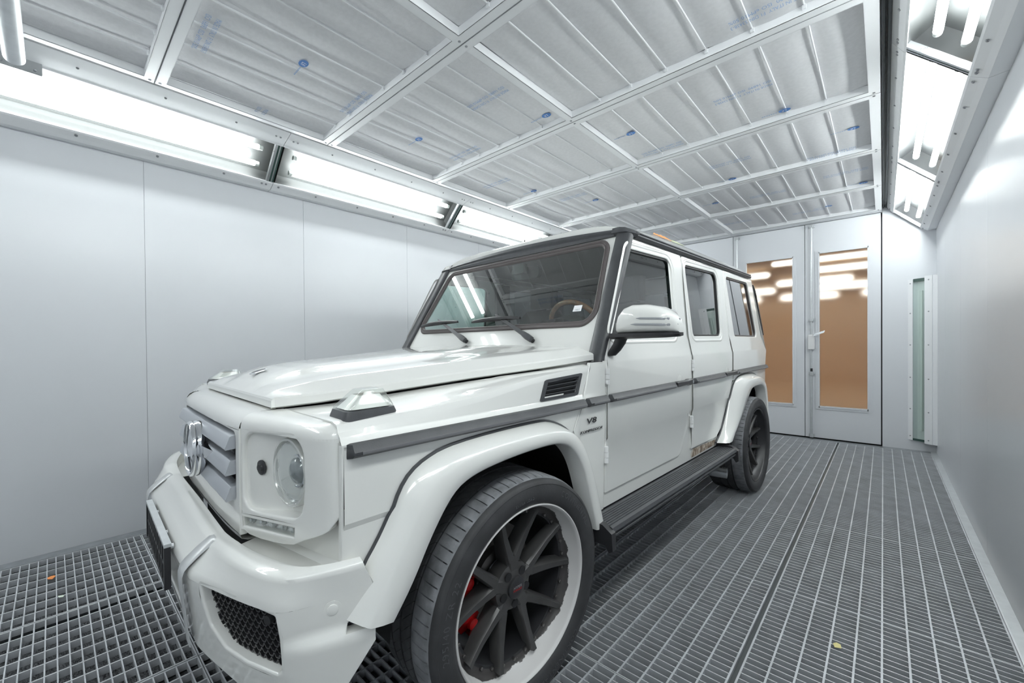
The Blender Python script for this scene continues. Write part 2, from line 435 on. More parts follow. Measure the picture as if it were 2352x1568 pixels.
def lock_bar(o, x, box):
    y = YB - .03
    b = MB(); b.cyl((x, y, .03), (x, y, .86), .013, 12); b.cyl((x, y, .80), (x, y, 2.74), .010, 12)
    b.build('lock_bar', M['zinc'], o)
    for z in (.035, .834, 1.528, 2.735):
        k = MB(); k.box((x - .034, YB - .006, z - .022), (x + .034, YB, z + .022)); k.box((x - .018, y - .018, z - .020), (x + .018, YB, z + .020))
        for dx in (-.026, .026): k.screw((x + dx, YB - .006, z), (0, -1, 0), .006, .004)
        k.build('bar_bracket', M['zinc'], o)
    if box:
        k = MB(); panel(k, lambda u, w, d: (x + u, YB - .058 + d, 1.243 + w), rounded([(-.034, -.095), (.034, -.095), (.034, .095), (-.034, .095)], .014), (), .05, .006)
        k.tube([(x, YB - .062, 1.243), (x, YB - .056, 1.243)], .018, 16)
        lb = k.build('lock_box', M['white'], o)
        h = MB(); h.quadbox([(x + .025, YB - .075, 1.315), (x + .140, YB - .120, 1.362), (x + .146, YB - .120, 1.390), (x + .028, YB - .075, 1.345)], (0, .016, 0))
        h.build('lever_handle', M['alu'], o, smooth=False)
        h = MB(); h.cyl((x, y, .865), (x, y, .905), .013, 12); h.build('rubber_stop', M['black'], o)
lock_bar(door_r, -.690, True); lock_bar(door_m, -1.553, False)
# the warm lit hall beyond the doors
HY = 19.
m = MB(); m.box((-6.0, HY, -.1), (5.0, HY + .1, 3.0)); m.box((-6.1, YB + .06, -.1), (-6.0, HY, 3.0)); m.box((5.0, YB + .06, -.1), (5.1, HY, 3.0)); m.box((-6.0, YB + .06, -.13), (5.0, HY, -.1))
m.box((-6.0, YB + .056, -.1), (WL, YB + .06, 3.0)); m.box((WR, YB + .056, -.1), (5.0, YB + .06, 3.0))
structure(m.build('wall_beyond', M['corridor'], smooth=False))
m = MB(); m.box((-6.0, YB + .06, 2.9), (5.0, HY, 3.0)); structure(m.build('ceiling_beyond', M['hallceil'], smooth=False))
for j, yy in enumerate((9.7, 11.2, 13.2, 14.9, 17.6)):
    for k in range(3):
        x0 = -3.6 + 2.1 * k + (.5 if j % 2 else 0) - .12 * (yy - 9)
        q = MB(); q.cyl((x0, yy, 2.76), (x0 + 1.45, yy, 2.76), .018, 12); o = q.build('hall_lamp', M['halltube'])
        tag(o, 'blurred ceiling tube of the hall behind the frosted door glass', 'lamp', 'hall lamps behind the doors')
m = MB()
for x in (-.014, -.763, -1.610, -2.518): m.box((x - .03, YB + .052, -.1), (x + .03, YB + .058, 2.8))
m.box((-2.56, YB + .052, -.1), (.02, YB + .058, .05)); m.box((-2.56, YB + .052, 2.72), (.02, YB + .058, 2.82)); m.box((WL, YB + .05, -.13), (WR, YB + .06, -.005))
structure(m.build('trim_10', M['black'], smooth=False))  # unseen black strips added behind the door gaps to block hall light
# ---- ceiling filter frames, one hinged frame per metre of booth
rod_x = [-2.920, -2.705, -2.488, -2.274, -2.057, -1.838, -1.365, -1.149, -.930, -.711, -.491, -.276]
ZF = 2.826
def frame_bar_x(m, y0, y1, x0, x1):  # bar along X whose lower flange is y0..y1
    m.box((x0, y0, HC), (x1, y1, HC + .003))
def make_ceiling_frame():
    L = 1.0106 - .006; W = XR - XL
    root = empty('ceiling_filter_frame', (XL, 0, HC))
    f = MB()
    fl = .047; cb = XM - XL; rf = .056; lf = .040
    for (a, b, c, d) in ((0, W, 0, fl), (0, W, L - fl, L), (0, lf, fl, L - fl), (W - rf, W, fl, L - fl), (cb - .025, cb + .025, fl, L - fl)):
        f.box((a, c, 0), (b, d, .003))
    for (a, b, c, d) in ((lf, W - rf, fl - .003, fl), (lf, W - rf, L - fl, L - fl + .003), (lf - .003, lf, fl, L - fl), (W - rf, W - rf + .003, fl, L - fl),
                         (cb - .025, cb - .022, fl, L - fl), (cb + .022, cb + .025, fl, L - fl), (0, W, 0, .003), (0, W, L - .003, L)):
        f.box((a, c, 0), (b, d, .047))
    f.build('frame', M['frame'], root, smooth=False)
    for (x0, x1) in ((lf, cb - .025), (cb + .025, W - rf)):
        q = MB(); n = 56; rows = []
        rel = [r - XL for r in rod_x if x0 < r - XL < x1]; ed = [x0] + rel + [x1]
        for j in range(9):
            y = fl + (L - 2 * fl) * j / 8; row = []
            for i in range(n + 1):
                x = x0 + (x1 - x0) * i / n
                k = max(0, min(len(ed) - 2, sum(1 for e in ed if e <= x) - 1)); t = (x - ed[k]) / (ed[k + 1] - ed[k])
                row.append((x, y, ZF - HC - .010 * sin(PI * t) * (1 - .3 * (2 * j / 8 - 1) ** 2) + .0025 * sin(9 * x + 5 * y)))
            rows.append(row)
        q.strip(rows); q.build('filter', M['filter'], root)
    for r in rod_x:
        q = MB(); q.cyl((r - XL, fl - .004, ZF - HC - .009), (r - XL, L - fl + .004, ZF - HC - .009), .0042, 8)
        q.box((r - XL - .008, L - fl - .010, .022), (r - XL + .008, L - fl, .044))
        q.build('rod', M['frame'], root)
    for (x, y) in ((.022, .02), (.022, L - .02), (cb, .02), (cb, L - .02), (W - .03, .02), (W - .03, L - .02)):
        q = MB(); q.screw((x, y, 0), (0, 0, -1), .0075, .004); q.build('screw', M['screw'], root)
    return root
names_y = ['second', 'first']
cf0 = make_ceiling_frame()
row_words = {-3: 'above the front wall, behind the camera', -2: 'over the front end, two frames nearer than the first seen row', -1: 'cut by the top edge of the photo, just before the nearest seen row',
             0: 'nearest full row, above the left light strip\'s near end', 1: 'second row, over the car bonnet', 2: 'third row, over the windscreen', 3: 'fourth row, over the car roof',
             4: 'fifth row, over the rear half of the car roof', 5: 'last row, touching the back doors'}
CF = {}
for j in range(-3, 6):
    o = cf0 if j == -3 else clone(cf0)
    o.location = (XL, .415 + 1.0106 * j + .003, HC); CF[j] = o
    tag(o, 'white metal ceiling filter frame, ' + row_words[j], 'ceiling panel', 'ceiling filter frames')
# printing on the fleece: (x of line start, y of the MADE line)
def print_block(j, x, y, full=True):
    m = MB()
    for k, t in enumerate(('MADE IN ITALY  F1 DIN 53438-3', 'ISO 16890  ISO ePM10 50%')):
        vs, fs = text_mesh(t, .034, 0, 0, .62, 'LEFT')
        mx = max(v[0] for v in vs); s = .325 / mx
        m.add([(x - v[0] * s - XL, y - .041 * k + v[1] - CF[j].location.y, ZF - HC - .0165) for v in vs], fs)
    m.build('printed_text', M['blueink'], CF[j], smooth=False, fix=False)
def logo(j, x, y):
    e = MB(); n = 36; Y0 = CF[j].location.y
    e.add([(x - XL + .035 * cos(2 * PI * k / n), y - Y0 + .024 * sin(2 * PI * k / n), ZF - HC - .0165) for k in range(n)], [tuple(range(n))])
    o = e.build('printed_logo', M['bluelogo'], CF[j], smooth=False, fix=False)
    t = MB(); vs, fs = text_mesh('Lfi', .036, 0, .25, .85)
    t.add([(x - XL - v[0], y - Y0 + v[1], ZF - HC - .0175) for v in vs], fs); t.build('logo_letters', M['white'], o, smooth=False, fix=False)
    t = MB(); t.add([(x - XL - .04 - .007 * k, y - Y0 + .004 * (-1) ** i * 0 + (-.004 if i < 2 else .004), ZF - HC - .0165) for k in range(8) for i in range(4)], [])
    for k in range(7):
        x0 = x - XL - .045 - .0135 * k
        t.add([(x0, y - Y0 - .004, ZF - HC - .0165), (x0 - .009, y - Y0 - .004, ZF - HC - .0165), (x0 - .009, y - Y0 + .004, ZF - HC - .0165), (x0, y - Y0 + .004, ZF - HC - .0165)], [(0, 1, 2, 3)])
    t.v = [p for p in t.v]; t.build('logo_line', M['blueink'], o, smooth=False, fix=False)
for j, x, y in ((0, -2.378, .555), (0, -2.386, 1.355), (0, -3.045, .97), (1, -1.724, 1.90), (1, -2.392, 2.30), (1, -.245, 2.300), (2, -2.640, 2.93), (2, -.501, 2.950), (2, -1.170, 3.338),
                (3, -.836, 3.99), (3, -.164, 4.39), (3, -2.30, 3.75), (4, -.10, 4.965), (4, -.75, 5.1), (5, -.50, 6.1), (5, -1.25, 6.0)):
    print_block(j, x, y)
for j, x, y in ((1, -1.723, 2.29), (0, -2.403, .954), (1, -2.636, 1.888), (2, -1.406, 2.916), (2, -.497, 3.34), (3, -.163, 3.969), (3, -1.076, 4.379), (4, -.146, 5.379), (5, -.469, 6.009), (4, -1.403, 4.998), (2, -2.661, 3.313), (3, -2.335, 3.982)):
    logo(j, x, y)

# ---- sloped light boxes along both sides
FY = [-2.41, -.607, 1.19, 2.99, 4.79, 6.58]
def light_fixture(side, y0, y1, label):
    if side < 0: P = dict(wall=(WL, 2.508), low=(-3.682, 2.503), g0=(-3.622, 2.537), g1=(-3.387, 2.765), fl=(-3.240, 2.803), X=1)
    else: P = dict(wall=(WR, 2.490), low=(.372, 2.481), g0=(.318, 2.516), g1=(.084, 2.749), fl=(.034, 2.815), X=-1)
    L = y1 - y0; s = P['X']
    root = empty('light_fixture', ((P['g0'][0] + P['g1'][0]) / 2, y0, P['low'][1]), 0, label, 'light fixture', 'sloped light boxes')
    ox, oy, oz = root.location
    R = lambda x, y, z: (x - ox, y, z - oz)
    g0 = Vector(P['g0']); g1 = Vector(P['g1']); d = (g1 - g0).normalized(); nrm = Vector((d.y, -d.x)) * (1 if s > 0 else -1)   # into the room
    if nrm.y > 0: nrm = -nrm
    def sheet2(pts, a, b, th=.004):
        m = MB(); q = list(pts)
        # thin folded sheet following the 2d points
        back = [(p[0] - nrm.x * th, p[1] - nrm.y * th) for p in q][::-1]
        m.prism([(p[0] - ox, p[1] - oz) for p in q + back], a, b, 1); return m
    e = .0015
    lip = g0 + d * .012
    lowm = sheet2([P['wall'], P['low'], (P['low'][0] + (g0.x - P['low'][0]) * .45, P['low'][1] + (g0.y - P['low'][1]) * .40), tuple(g0 + nrm * .006), tuple(lip + nrm * .004)], e, L - e)
    lowm.build('lower_flange', M['frame'], root, smooth=False)
    up = sheet2([tuple(g1 - d * .012 + nrm * .004), tuple(g1 + nrm * .006), tuple(g1 + (Vector(P['fl']) - g1) * .5 + nrm * .003), P['fl'], (P['fl'][0], P['fl'][1] + .07)], e, L - e)
    up.build('upper_flange', M['frame'], root, smooth=False)
    # glass
    q = MB(); a, b = g0 + d * .001, g1 - d * .001
    q.add([R(a.x, .02, a.y), R(a.x, L - .050, a.y), R(b.x, L - .050, b.y), R(b.x, .02, b.y)], [(0, 1, 2, 3)]); q.build('glass_pane', M['pane'], root, smooth=False, fix=False)
    # reflector tray
    c0, c1 = g0 - nrm * .135 + d * .02, g1 - nrm * .135 - d * .02
    q = MB(); tray = [tuple(g0), tuple(c0), tuple(c1), tuple(g1)]
    q.strip([[R(p[0], y, p[1]) for p in tray] for y in (.012, L - .012)])
    for y in (.012, L - .012): q.add([R(p[0], y, p[1]) for p in tray], [(0, 1, 2, 3)])
    q.build('reflector_tray', M['hood_in'], root, smooth=False)
    for t in (.30, .70):
        c = g0.lerp(g1, t) - nrm * .060
        q = MB(); q.cyl(R(c.x, .135, c.y), R(c.x, L - .135, c.y), .019, 16); tb = q.build('fluorescent_tube', M['tube'], root)
        for y in (.108, L - .135):
            q = MB(); q.cyl(R(c.x, y, c.y), R(c.x, y + .027, c.y), .0185, 14); q.build('tube_cap', M['white'], tb)
    # mullion at the far end: alloy strip between dark gaskets
    def bar(y, w, h, mt, nm):
        q = MB(); a, b = g0 + d * .004, g1 - d * .004
        q.quadbox([R(a.x + nrm.x * h, y, a.y + nrm.y * h), R(a.x + nrm.x * h, y + w, a.y + nrm.y * h), R(b.x + nrm.x * h, y + w, b.y + nrm.y * h), R(b.x + nrm.x * h, y, b.y + nrm.y * h)], (-nrm.x * .03, 0, -nrm.y * .03))
        q.build(nm, mt, root, smooth=False)
    bar(L - .050, .017, .004, M['alu'], 'mullion'); bar(L - .033, .012, .001, M['seal_green'], 'gasket'); bar(L - .021, .009, .004, M['alu'], 'mullion'); bar(L - .012, .011, .001, M['seal_green'], 'gasket')
    ys = [.045, .075] + [.34 + .377 * k for k in range(4)] + [L - .075, L - .045]
    for k, y in enumerate(ys):
        p = g1 + (Vector(P['fl']) - g1) * .5 + nrm * .003
        q = MB(); q.screw(R(p.x, y, p.y), (nrm.x, 0, nrm.y), .007, .004); q.build('screw', M['screw'], root)
        if k in (1,): continue
        p = Vector(P['low']).lerp(g0, .72) + nrm * .006
        q = MB(); q.screw(R(p.x, y, p.y), (nrm.x, 0, nrm.y), .008, .005); q.build('screw', M['screw'], root)
    return root
wL = ['left light box behind the camera by the front wall', 'bright twin tube light box on the left wall, nearest one, cut by the photo edge', 'twin tube light box on the left wall, second from the near end',
      'twin tube light box on the left wall, ending behind the car roof', 'left light box hidden behind the car roof, beside the back doors']
wR = ['right light box behind the camera by the front wall', 'right light box beside the camera, out of the photo', 'twin tube light box on the right wall, nearest, cut by the top edge',
      'twin tube light box on the right wall, middle one', 'twin tube light box on the right wall, farthest, touching the back wall']
for k in range(5):
    light_fixture(-1, FY[k], FY[k + 1], wL[k]); light_fixture(1, FY[k], FY[k + 1], wR[k])
# door track in the slot between the right light boxes and the ceiling frames
m = MB(); m.box((-.006, YF, 2.86), (.034, YB, 2.885)); root = tag(m.build('door_track', M['galv'], smooth=False), 'galvanised steel door track in the slot right of the ceiling frames', 'track')
for x in (.004, .022):
    q = MB(); q.box((x - .003, YF, 2.815), (x + .003, YB - .005, 2.862)); q.build('track_rail', M['dark_track'], root, smooth=False)
q = MB(); q.box((.010, YF, 2.83), (.016, YB - .02, 2.858)); q.build('track_rail', M['black'], root, smooth=False)
m = MB(); m.box((-3.245, YF, 2.85), (-3.155, YB, 2.875)); structure(m.build('trim_5', M['galv'], smooth=False))
# steel tube with bracket, top left of the photo
y = -.105; z = 2.60
root = empty('steel_tube_brace', (-3.17, y, z), 0, 'shiny steel tube on a square bracket at the left light box', 'pipe')
q = MB(); q.tube([(.14, 0, 0), (.9, 0, 0), (3.16, 0, 0)], .036, 24); q.build('tube', M['zinc'], root)
q = MB()
g0 = Vector((-3.622, 2.537)); g1 = Vector((-3.387, 2.765)); d = (g1 - g0).normalized(); nn = Vector((d.y, -d.x))
c = g1 + nn * .012
pl = [c - d * .055, c + d * .125]
q.quadbox([(p.x + 3.17, yy, p.y - z) for p, yy in ((pl[0], -.09), (pl[0], .085), (pl[1], .085), (pl[1], -.09))], (-nn.x * .006, 0, -nn.y * .006))
q.build('bracket_plate', M['zinc'], root, smooth=False)
q = MB(); q.tube([(pl[0].x + 3.20, 0, pl[0].y - z + .06), (.15, 0, 0)], .012, 10); q.build('stud', M['zinc'], root)
for yy in (-.06, .06):
    q = MB(); q.screw((pl[0].lerp(pl[1], .12).x + 3.17, yy, pl[0].lerp(pl[1], .12).y - z), (nn.x, 0, nn.y), .008, .006); q.build('screw', M['screw'], root)

# ---- unlit vertical light box in the back right corner
A = Vector((.212, 6.5795)); B = Vector((.4365, 6.438)); dv = (B - A); nv = Vector((dv.y, -dv.x)).normalized()
if nv.y > 0: nv = -nv
root = empty('corner_light_box', (.33, 6.52, .11), 0, 'unlit vertical light box with one glass strip in the back right corner', 'light fixture')
def vb(t0, t1, z0, z1, out, deep, nm, mt):
    q = MB(); p, r = A + dv * t0, A + dv * t1
    q.quadbox([(p.x + nv.x * out - .33, p.y + nv.y * out - 6.52, z0 - .11), (r.x + nv.x * out - .33, r.y + nv.y * out - 6.52, z0 - .11), (r.x + nv.x * out - .33, r.y + nv.y * out - 6.52, z1 - .11), (p.x + nv.x * out - .33, p.y + nv.y * out - 6.52, z1 - .11)], (-nv.x * deep, -nv.y * deep, 0))
    return q.build(nm, mt, root, smooth=False)
vb(0, .16, .115, 1.945, .0, .012, 'side_flange', M['frame']); vb(.60, .86, .10, 1.965, .012, .02, 'side_flange', M['frame']); vb(.84, 1.02, .10, 1.965, .004, .02, 'side_flange', M['frame'])
vb(.16, .60, 1.915, 1.95, -.012, .012, 'end_cap', M['seal_green']); vb(.16, .60, .112, .135, -.004, .012, 'end_cap', M['seal_green'])
vb(.155, .605, .13, 1.92, -.006, .004, 'glass_pane', M['pane']); vb(.14, .62, .12, 1.93, -.045, .003, 'reflector_tray', M['frame'])
q = MB(); c = A + dv * .42 - nv * .026; q.cyl((c.x - .33, c.y - 6.52, .12), (c.x - .33, c.y - 6.52, 1.70), .013, 12); q.build('fluorescent_tube', M['tube_off'], root)
for t, zs in ((.08, (.16, .47, .83, 1.20, 1.56, 1.90)), (.74, (.14, .45, .82, 1.20, 1.57, 1.92))):
    for z in zs:
        p = A + dv * t + nv * (.0 if t < .5 else .012); q = MB(); q.screw((p.x - .33, p.y - 6.52, z - .11), (nv.x, nv.y, 0), .007, .005); q.build('screw', M['screw'], root)

# ---- floor gratings on filter mats
GX = [(-3.650, -2.845), (-2.838, -2.042), (-2.035, -1.232), (-1.222, -.423), (-.402, .393)]
GY = [-1.67, -.65, .375, 1.395, 2.425, 3.467, 4.483, 5.48, 6.472]
mats = []
def grate_mesh(w, l, pitch):
    m = MB(); h = .028
    n = max(2, round(w / pitch)); k = max(2, round(l / .0338))
    for i in range(k + 1):
        y = .002 + (l - .004) * i / k; m.box((0, y - .0021, -h), (w, y + .0021, -.0006))
    for i in range(n + 1):
        x = .003 + (w - .006) * i / n; t = .0034
        m.box((x - t, 0, -h), (x + t, l, 0))
    return m
col_word = ['along the left wall', 'in the second column from left', 'in the middle column under the car', 'in the fourth column from left', 'along the right wall']
row_word = ['behind the camera', 'nearest row', 'second row from the camera', 'third row', 'fourth row', 'fifth row', 'sixth row', 'last row before the back doors']
for c, (x0, x1) in enumerate(GX):
    base = None
    for r, (y0, y1) in enumerate(zip(GY, GY[1:])):
        if base is None:
            base = grate_mesh(x1 - x0, 1.018, .0985 if c < 2 else .078).build('floor_grate', M['grate'], smooth=False); o = base
        else: o = clone(base)
        o.location = (x0, y0 + .001, 0); o.scale = (1, (y1 - y0 - .003) / 1.018, 1)
        tag(o, 'steel grating %s, %s' % (col_word[c], row_word[r]), 'floor grate', 'steel floor gratings')
    q = MB(); z = -.052 if c < 2 else -.036
    q.box((x0 + .002, GY[0], z - .03), (x1 - .002, GY[-1], z))
    o = q.build('floor_filter_mat', M['fibre'] if c < 2 else M['mat'], smooth=False)
    tag(o, ('loose grey fibre' if c < 2 else 'smooth dark grey') + ' filter mat under the gratings ' + col_word[c], 'filter mat', 'floor filter mats')
# edge bearers beside every column of gratings
for k, x in enumerate((-2.8415, -2.0385, -1.227, -.4125)):
    w = .002 if k < 2 else (.003 if k == 2 else .008)
    q = MB(); q.box((x - w, GY[0], -.11), (x + w, GY[-1], -.012)); structure(q.build('trim_%d' % (6 + k), M['dark_track'], smooth=False))

# scraps lying on the gratings
def scrap(name, loc, pts, m, label, cat, lift=.004):
    q = MB(); c = [(x, y, .0012 + lift * abs(sin(9 * x * 40 + y * 60))) for x, y in pts]
    q.quadbox(c, (0, 0, -.0012)); o = q.build(name, m, smooth=False); o.location = loc; o.rotation_euler = (.0, .0, .4); return tag(o, label, cat)
scrap('dry_leaf', (-3.321, -.02, .0005), [(-.014, -.010), (.004, -.016), (.018, -.004), (.012, .012), (-.006, .014), (-.016, .004)], M['leaf_o'], 'small orange dry leaf on the grating by the left wall', 'leaf', .008)
scrap('paper_scrap', (-3.033, .012, .0005), [(-.012, -.006), (.008, -.010), (.016, .002), (.004, .010), (-.010, .008)], M['leaf_g'], 'small pale green scrap on the grating left of the bumper', 'scrap', .006)
scrap('paper_scrap', (-.139, 2.108, .0005), [(-.014, -.014), (.010, -.012), (.014, .008), (.002, .014), (-.012, .008)], M['leaf_y'], 'small yellow scrap on the grating right of the car', 'scrap', .006)
# ================================================================== THE CAR  (local axes: x = car's left, y = towards the rear, z = up)
TH = -.0379; CT = Vector((-1.817479, 1.090479, 0))
car = empty('off_road_car', CT, TH, 'white boxy off-road car with black mouldings and gunmetal wheels parked on the gratings', 'car')
RK = .011
class CB(MB):
    def add(s, vs, fs): return MB.add(s, [(p[0], p[1], p[2] + RK * p[1]) for p in vs], fs)
def part(m, name, mt, parent=None, label=None, **k):
    o = m.build(name, mt, parent or car, **k)
    if label: o['label'] = label
    return o
VP = [(.4, .862), (.55, .867), (.79, .872), (.806, .880), (1.138, .880), (1.150, .8755), (1.26, .8535), (1.79, .809), (1.9, .80)]
VB = [.79, .806, 1.138, 1.150, 1.26]
V = lambda w: interp(w, VP)
sm3 = lambda t: (lambda x: x * x * (3 - 2 * x))(max(0, min(1, t)))
def side(s): return lambda u, w, d: (s * (V(w) - d), u, w)

def loop_bead(m, fn, lp, off, width, h):
    # raised pressing that runs round an opening
    if area(lp) < 0: lp = lp[::-1]
    rows = []
    for k in range(7):
        t = k / 6; o = -(off + width * t); rows.append([fn(x, y, -h * sin(PI * t)) for x, y in offset(lp, o)])
    m.strip(rows, True)

# ------------------------------------------------ body sides
win_f = rounded([(.672, 1.262), (1.408, 1.262), (1.432, 1.719), (.905, 1.709)], [.02, .05, .07, .035], 6)
win_r = rounded([(1.680, 1.262), (2.212, 1.262), (2.242, 1.728), (1.640, 1.716)], [.03, .05, .07, .03], 6)
win_q = rounded([(2.531, 1.262), (3.180, 1.255), (3.030, 1.728), (2.445, 1.724)], [.03, .04, .05, .03], 6)
GF = smooth_line([(-.60, .585), (-.560, .66), (-.538, .699), (-.510, .735), (-.475, .794), (-.443, .868), (-.397, .908), (-.319, .937), (-.201, .947), (-.025, .952), (.113, .951), (.170, .945), (.235, .924), (.302, .886), (.394, .794), (.459, .646), (.514, .467)], 1)
CF_ = [(-.560, .567), (-.500, .66), (-.455, .74), (-.405, .82), (-.345, .873), (-.248, .902), (-.112, .914), (.048, .916), (.206, .907), (.283, .880), (.352, .79), (.402, .67), (.465, .470)]
OF_ = [(-.503, .556), (-.448, .627), (-.388, .732), (-.318, .823), (-.255, .855), (-.14, .872), (.006, .880), (.13, .879), (.201, .869), (.258, .840), (.315, .772), (.356, .672), (.419, .472)]
GR = smooth_line([(2.04, .515), (2.13, .57), (2.219, .67), (2.270, .75), (2.320, .829), (2.388, .906), (2.475, .942), (2.62, .957), (2.80, .955), (2.95, .945), (3.06, .905), (3.14, .84), (3.20, .70), (3.235, .50)], 1)
CR_ = [(2.10, .513), (2.27, .622), (2.37, .73), (2.46, .84), (2.55, .895), (2.69, .912), (2.95, .907), (3.08, .87), (3.165, .76), (3.21, .50)]
OR_ = [(2.160, .515), (2.200, .545), (2.318, .612), (2.450, .705), (2.600, .820), (2.687, .856), (2.947, .860), (3.043, .834), (3.116, .752), (3.165, .50)]
fender_seam = lambda w: interp(w, [(.80, .290), (.879, .337), (.96, .380), (1.004, .414), (1.143, .489)])
P2 = lambda p: (p[0], p[1])
def arch_cut(G, d):      # the gasket line moved towards the wheel, as plain tuples
    q = [P2(p) for p in G]; c = (sum(a for a, b in q) / len(q), .45)
    return [(a + (c[0] - a) * d, b + (c[1] - b) * d) for a, b in q]
S1W = [(-.60, 1.044), (-.447, 1.050), (-.281, 1.055), (-.12, 1.069), (.135, 1.106), (.51, 1.134)]
HLOW = [(-.64, 1.055), (-.5, 1.063), (-.31, 1.081), (0, 1.110), (.3, 1.133), (.56, 1.158)]
hood_ve = lambda u: .468 + (u + .634) * .305
for s in (1, -1):
    fs = side(s); lab = 'left' if s > 0 else 'right'
    # front wing: lower skin, then the folded upper skin up to the bonnet gap
    m = CB(); cut = arch_cut(GF, .045)
    low = [(-.600, .62), (cut[0][0], .62)]
    arch = [p for p in cut if p[1] > .63 and p[0] < .33]
    outl = [(-.600, .64)] + [(x, y) for x, y in arch] + [(.330, .868), (fender_seam(.93), .93), (fender_seam(.997) - .002, .997), (-.600, .997)]
    panel(m, fs, outl, (), .015, .003, VB)
    rows = []; n = 120; ncol = 0
    for k in range(n + 1):
        t = k / n; row = []; uu = -.600 + t * 1.09
        s1 = interp(uu, S1W); hv = hood_ve(uu); hw = interp(uu, HLOW) - .013; vs1 = interp(uu, [(-.6, .852), (.5, .856)])
        pts = [(.880, .985), (.880, .998), (.871, 1.013), (.869, 1.016)]
        pts += [(.869 + (vs1 + .008 - .869) * j / 14, 1.016 + (s1 - .018 - 1.016) * j / 14) for j in range(1, 15)]
        pts += [(vs1, s1), (vs1 - .024, s1 + .006), (max(hv + .01, .47) if vs1 - .03 > hv + .01 else vs1 - .03, max(hw, s1 + .004)), (min(hv - .02, vs1 - .035), max(hw, s1 + .004) - .004), (min(hv - .06, vs1 - .07), hw - .06)]
        for v, w in pts:
            ue = fender_seam(w) - .003; row.append((s * v, -.600 + t * (ue + .600), w))
        rows.append(row)
    rows.insert(0, [(a, b + .004, c - .018) for a, b, c in rows[0]])
    nc = len(rows[0]); vq = [(.165, 1.031), (.362, 1.032), (.400, 1.095), (.190, 1.086)]
    fc = []
    for i in range(len(rows) - 1):
        for j in range(nc - 1):
            cu = (rows[i][j][1] + rows[i + 1][j + 1][1]) / 2; cw_ = (rows[i][j][2] + rows[i + 1][j + 1][2]) / 2
            if 3 <= j <= 17 and inside(cu, cw_, vq): continue
            fc.append((i * nc + j, i * nc + j + 1, (i + 1) * nc + j + 1, (i + 1) * nc + j))
    m.add([p for r in rows for p in r], fc)
    fender = part(m, 'front_wing', M['paint'], ang=24)
    # panel between wing and door
    m = CB()
    o = [(fender_seam(1.143), 1.146), (fender_seam(1.004) + .002, 1.004), (fender_seam(.88) + .002, .88), (.37, .81), (.43, .69), (.49, .487), (.583, .487), (.583, 1.146)]
    fpr = lambda w: interp(w, [(.998, .880), (1.013, .871), (1.02, .869), (1.120, .864), (1.15, .857)])
    def fcs(u, w, d, s=s):
        a = fender_seam(min(w, 1.146)); k = sm3((u - a) / max(.02, .560 - a)) if w > .99 else 1.
        return (s * ((1 - k) * fpr(w) + k * V(w) - d), u, w)
    panel(m, fcs, o, (), .012, .003, [.99, .998, 1.005, 1.013, 1.02, 1.04, 1.06, 1.08, 1.10, 1.12, 1.135], [.36, .39, .41, .43, .45, .47, .49, .51, .53, .55, .57]); cowl_side = part(m, 'scuttle_panel', M['paint'])
    # inner shell behind the shut lines
    m = CB()
    for (a, b, c, d) in ((.50, 2.10, .487, .575), (1.40, 1.66, .55, 1.77), (.575, .615, .55, 1.15), (2.35, 2.42, .93, 1.77), (.95, 3.17, 1.745, 1.80)):
        q = [(a, c), (b, c), (b, d), (a, d)]; sheet(m, fs, q, VB, (), .0075)
    sill = part(m, 'body_shell', M['paint'])
    m = CB(); o = [(1.62, .497), (2.035, .500), (2.06, .535), (1.64, .549), (1.605, .520)]
    sheet(m, fs, o, (), (), .0055)
    if s > 0: part(m, 'bare_patch', M['rust'], sill, 'flaked rusty bare patch on the sill')
    # doors
    m = CB(); o = rounded([(.590, .555), (1.430, .553), (1.530, .70), (1.574, .99), (1.580, 1.768), (.952, 1.768), (.602, 1.168), (.590, 1.12)], [.008, .07, .06, .03, .02, .02, .02, .02], 5)
    panel(m, fs, o, [win_f], .03, .0035, VB, (), hole_depth=.02, hr=.006); loop_bead(m, fs, win_f, .020, .020, .0035)
    door_front = part(m, 'front_door', M['paint'], ang=30)
    m = CB(); o = rounded([(1.592, .557), (2.053, .551), (2.155, .60)] + [(2.225, .70), (2.285, .80), (2.345, .885)] + [(2.380, .93), (2.384, 1.768), (1.592, 1.768)], [.01, .05, .03, 0, 0, 0, .02, .02, .02], 4)
    panel(m, fs, o, [win_r], .03, .0035, VB, (), hole_depth=.02, hr=.006); loop_bead(m, fs, win_r, .020, .020, .0035)
    door_rear = part(m, 'rear_door', M['paint'], ang=30)
    m = CB(); cut = [p for p in arch_cut(GR, .03) if p[0] > 2.40]
    o = [(2.390, .925)] + cut[1:] + [(3.27, .50), (3.335, .52), (3.35, .98), (3.385, 1.13), (3.172, 1.768), (2.392, 1.768)]
    panel(m, fs, o, [win_q], .03, .006, VB, (), hole_depth=.02, hr=.006); quarter = part(m, 'rear_quarter', M['paint'], ang=30)
    for nm, par, wn, gl in (('f', door_front, win_f, 'frontglass'), ('r', door_rear, win_r, 'darkglass'), ('q', quarter, win_q, 'darkglass')):
        c = wn[::-1] if area(wn) < 0 else wn
        m = CB(); panel(m, lambda u, w, d: fs(u, w, d + .008), offset(c, .001), [offset(c, .011)], .014, .003, VB)
        part(m, 'window_seal', M['seal'] if nm == 'q' else M['black'], par)
        m = CB(); sheet(m, fs, offset(c, .008), VB, (), .017); part(m, 'window_glass', M[gl], par, fix=False)
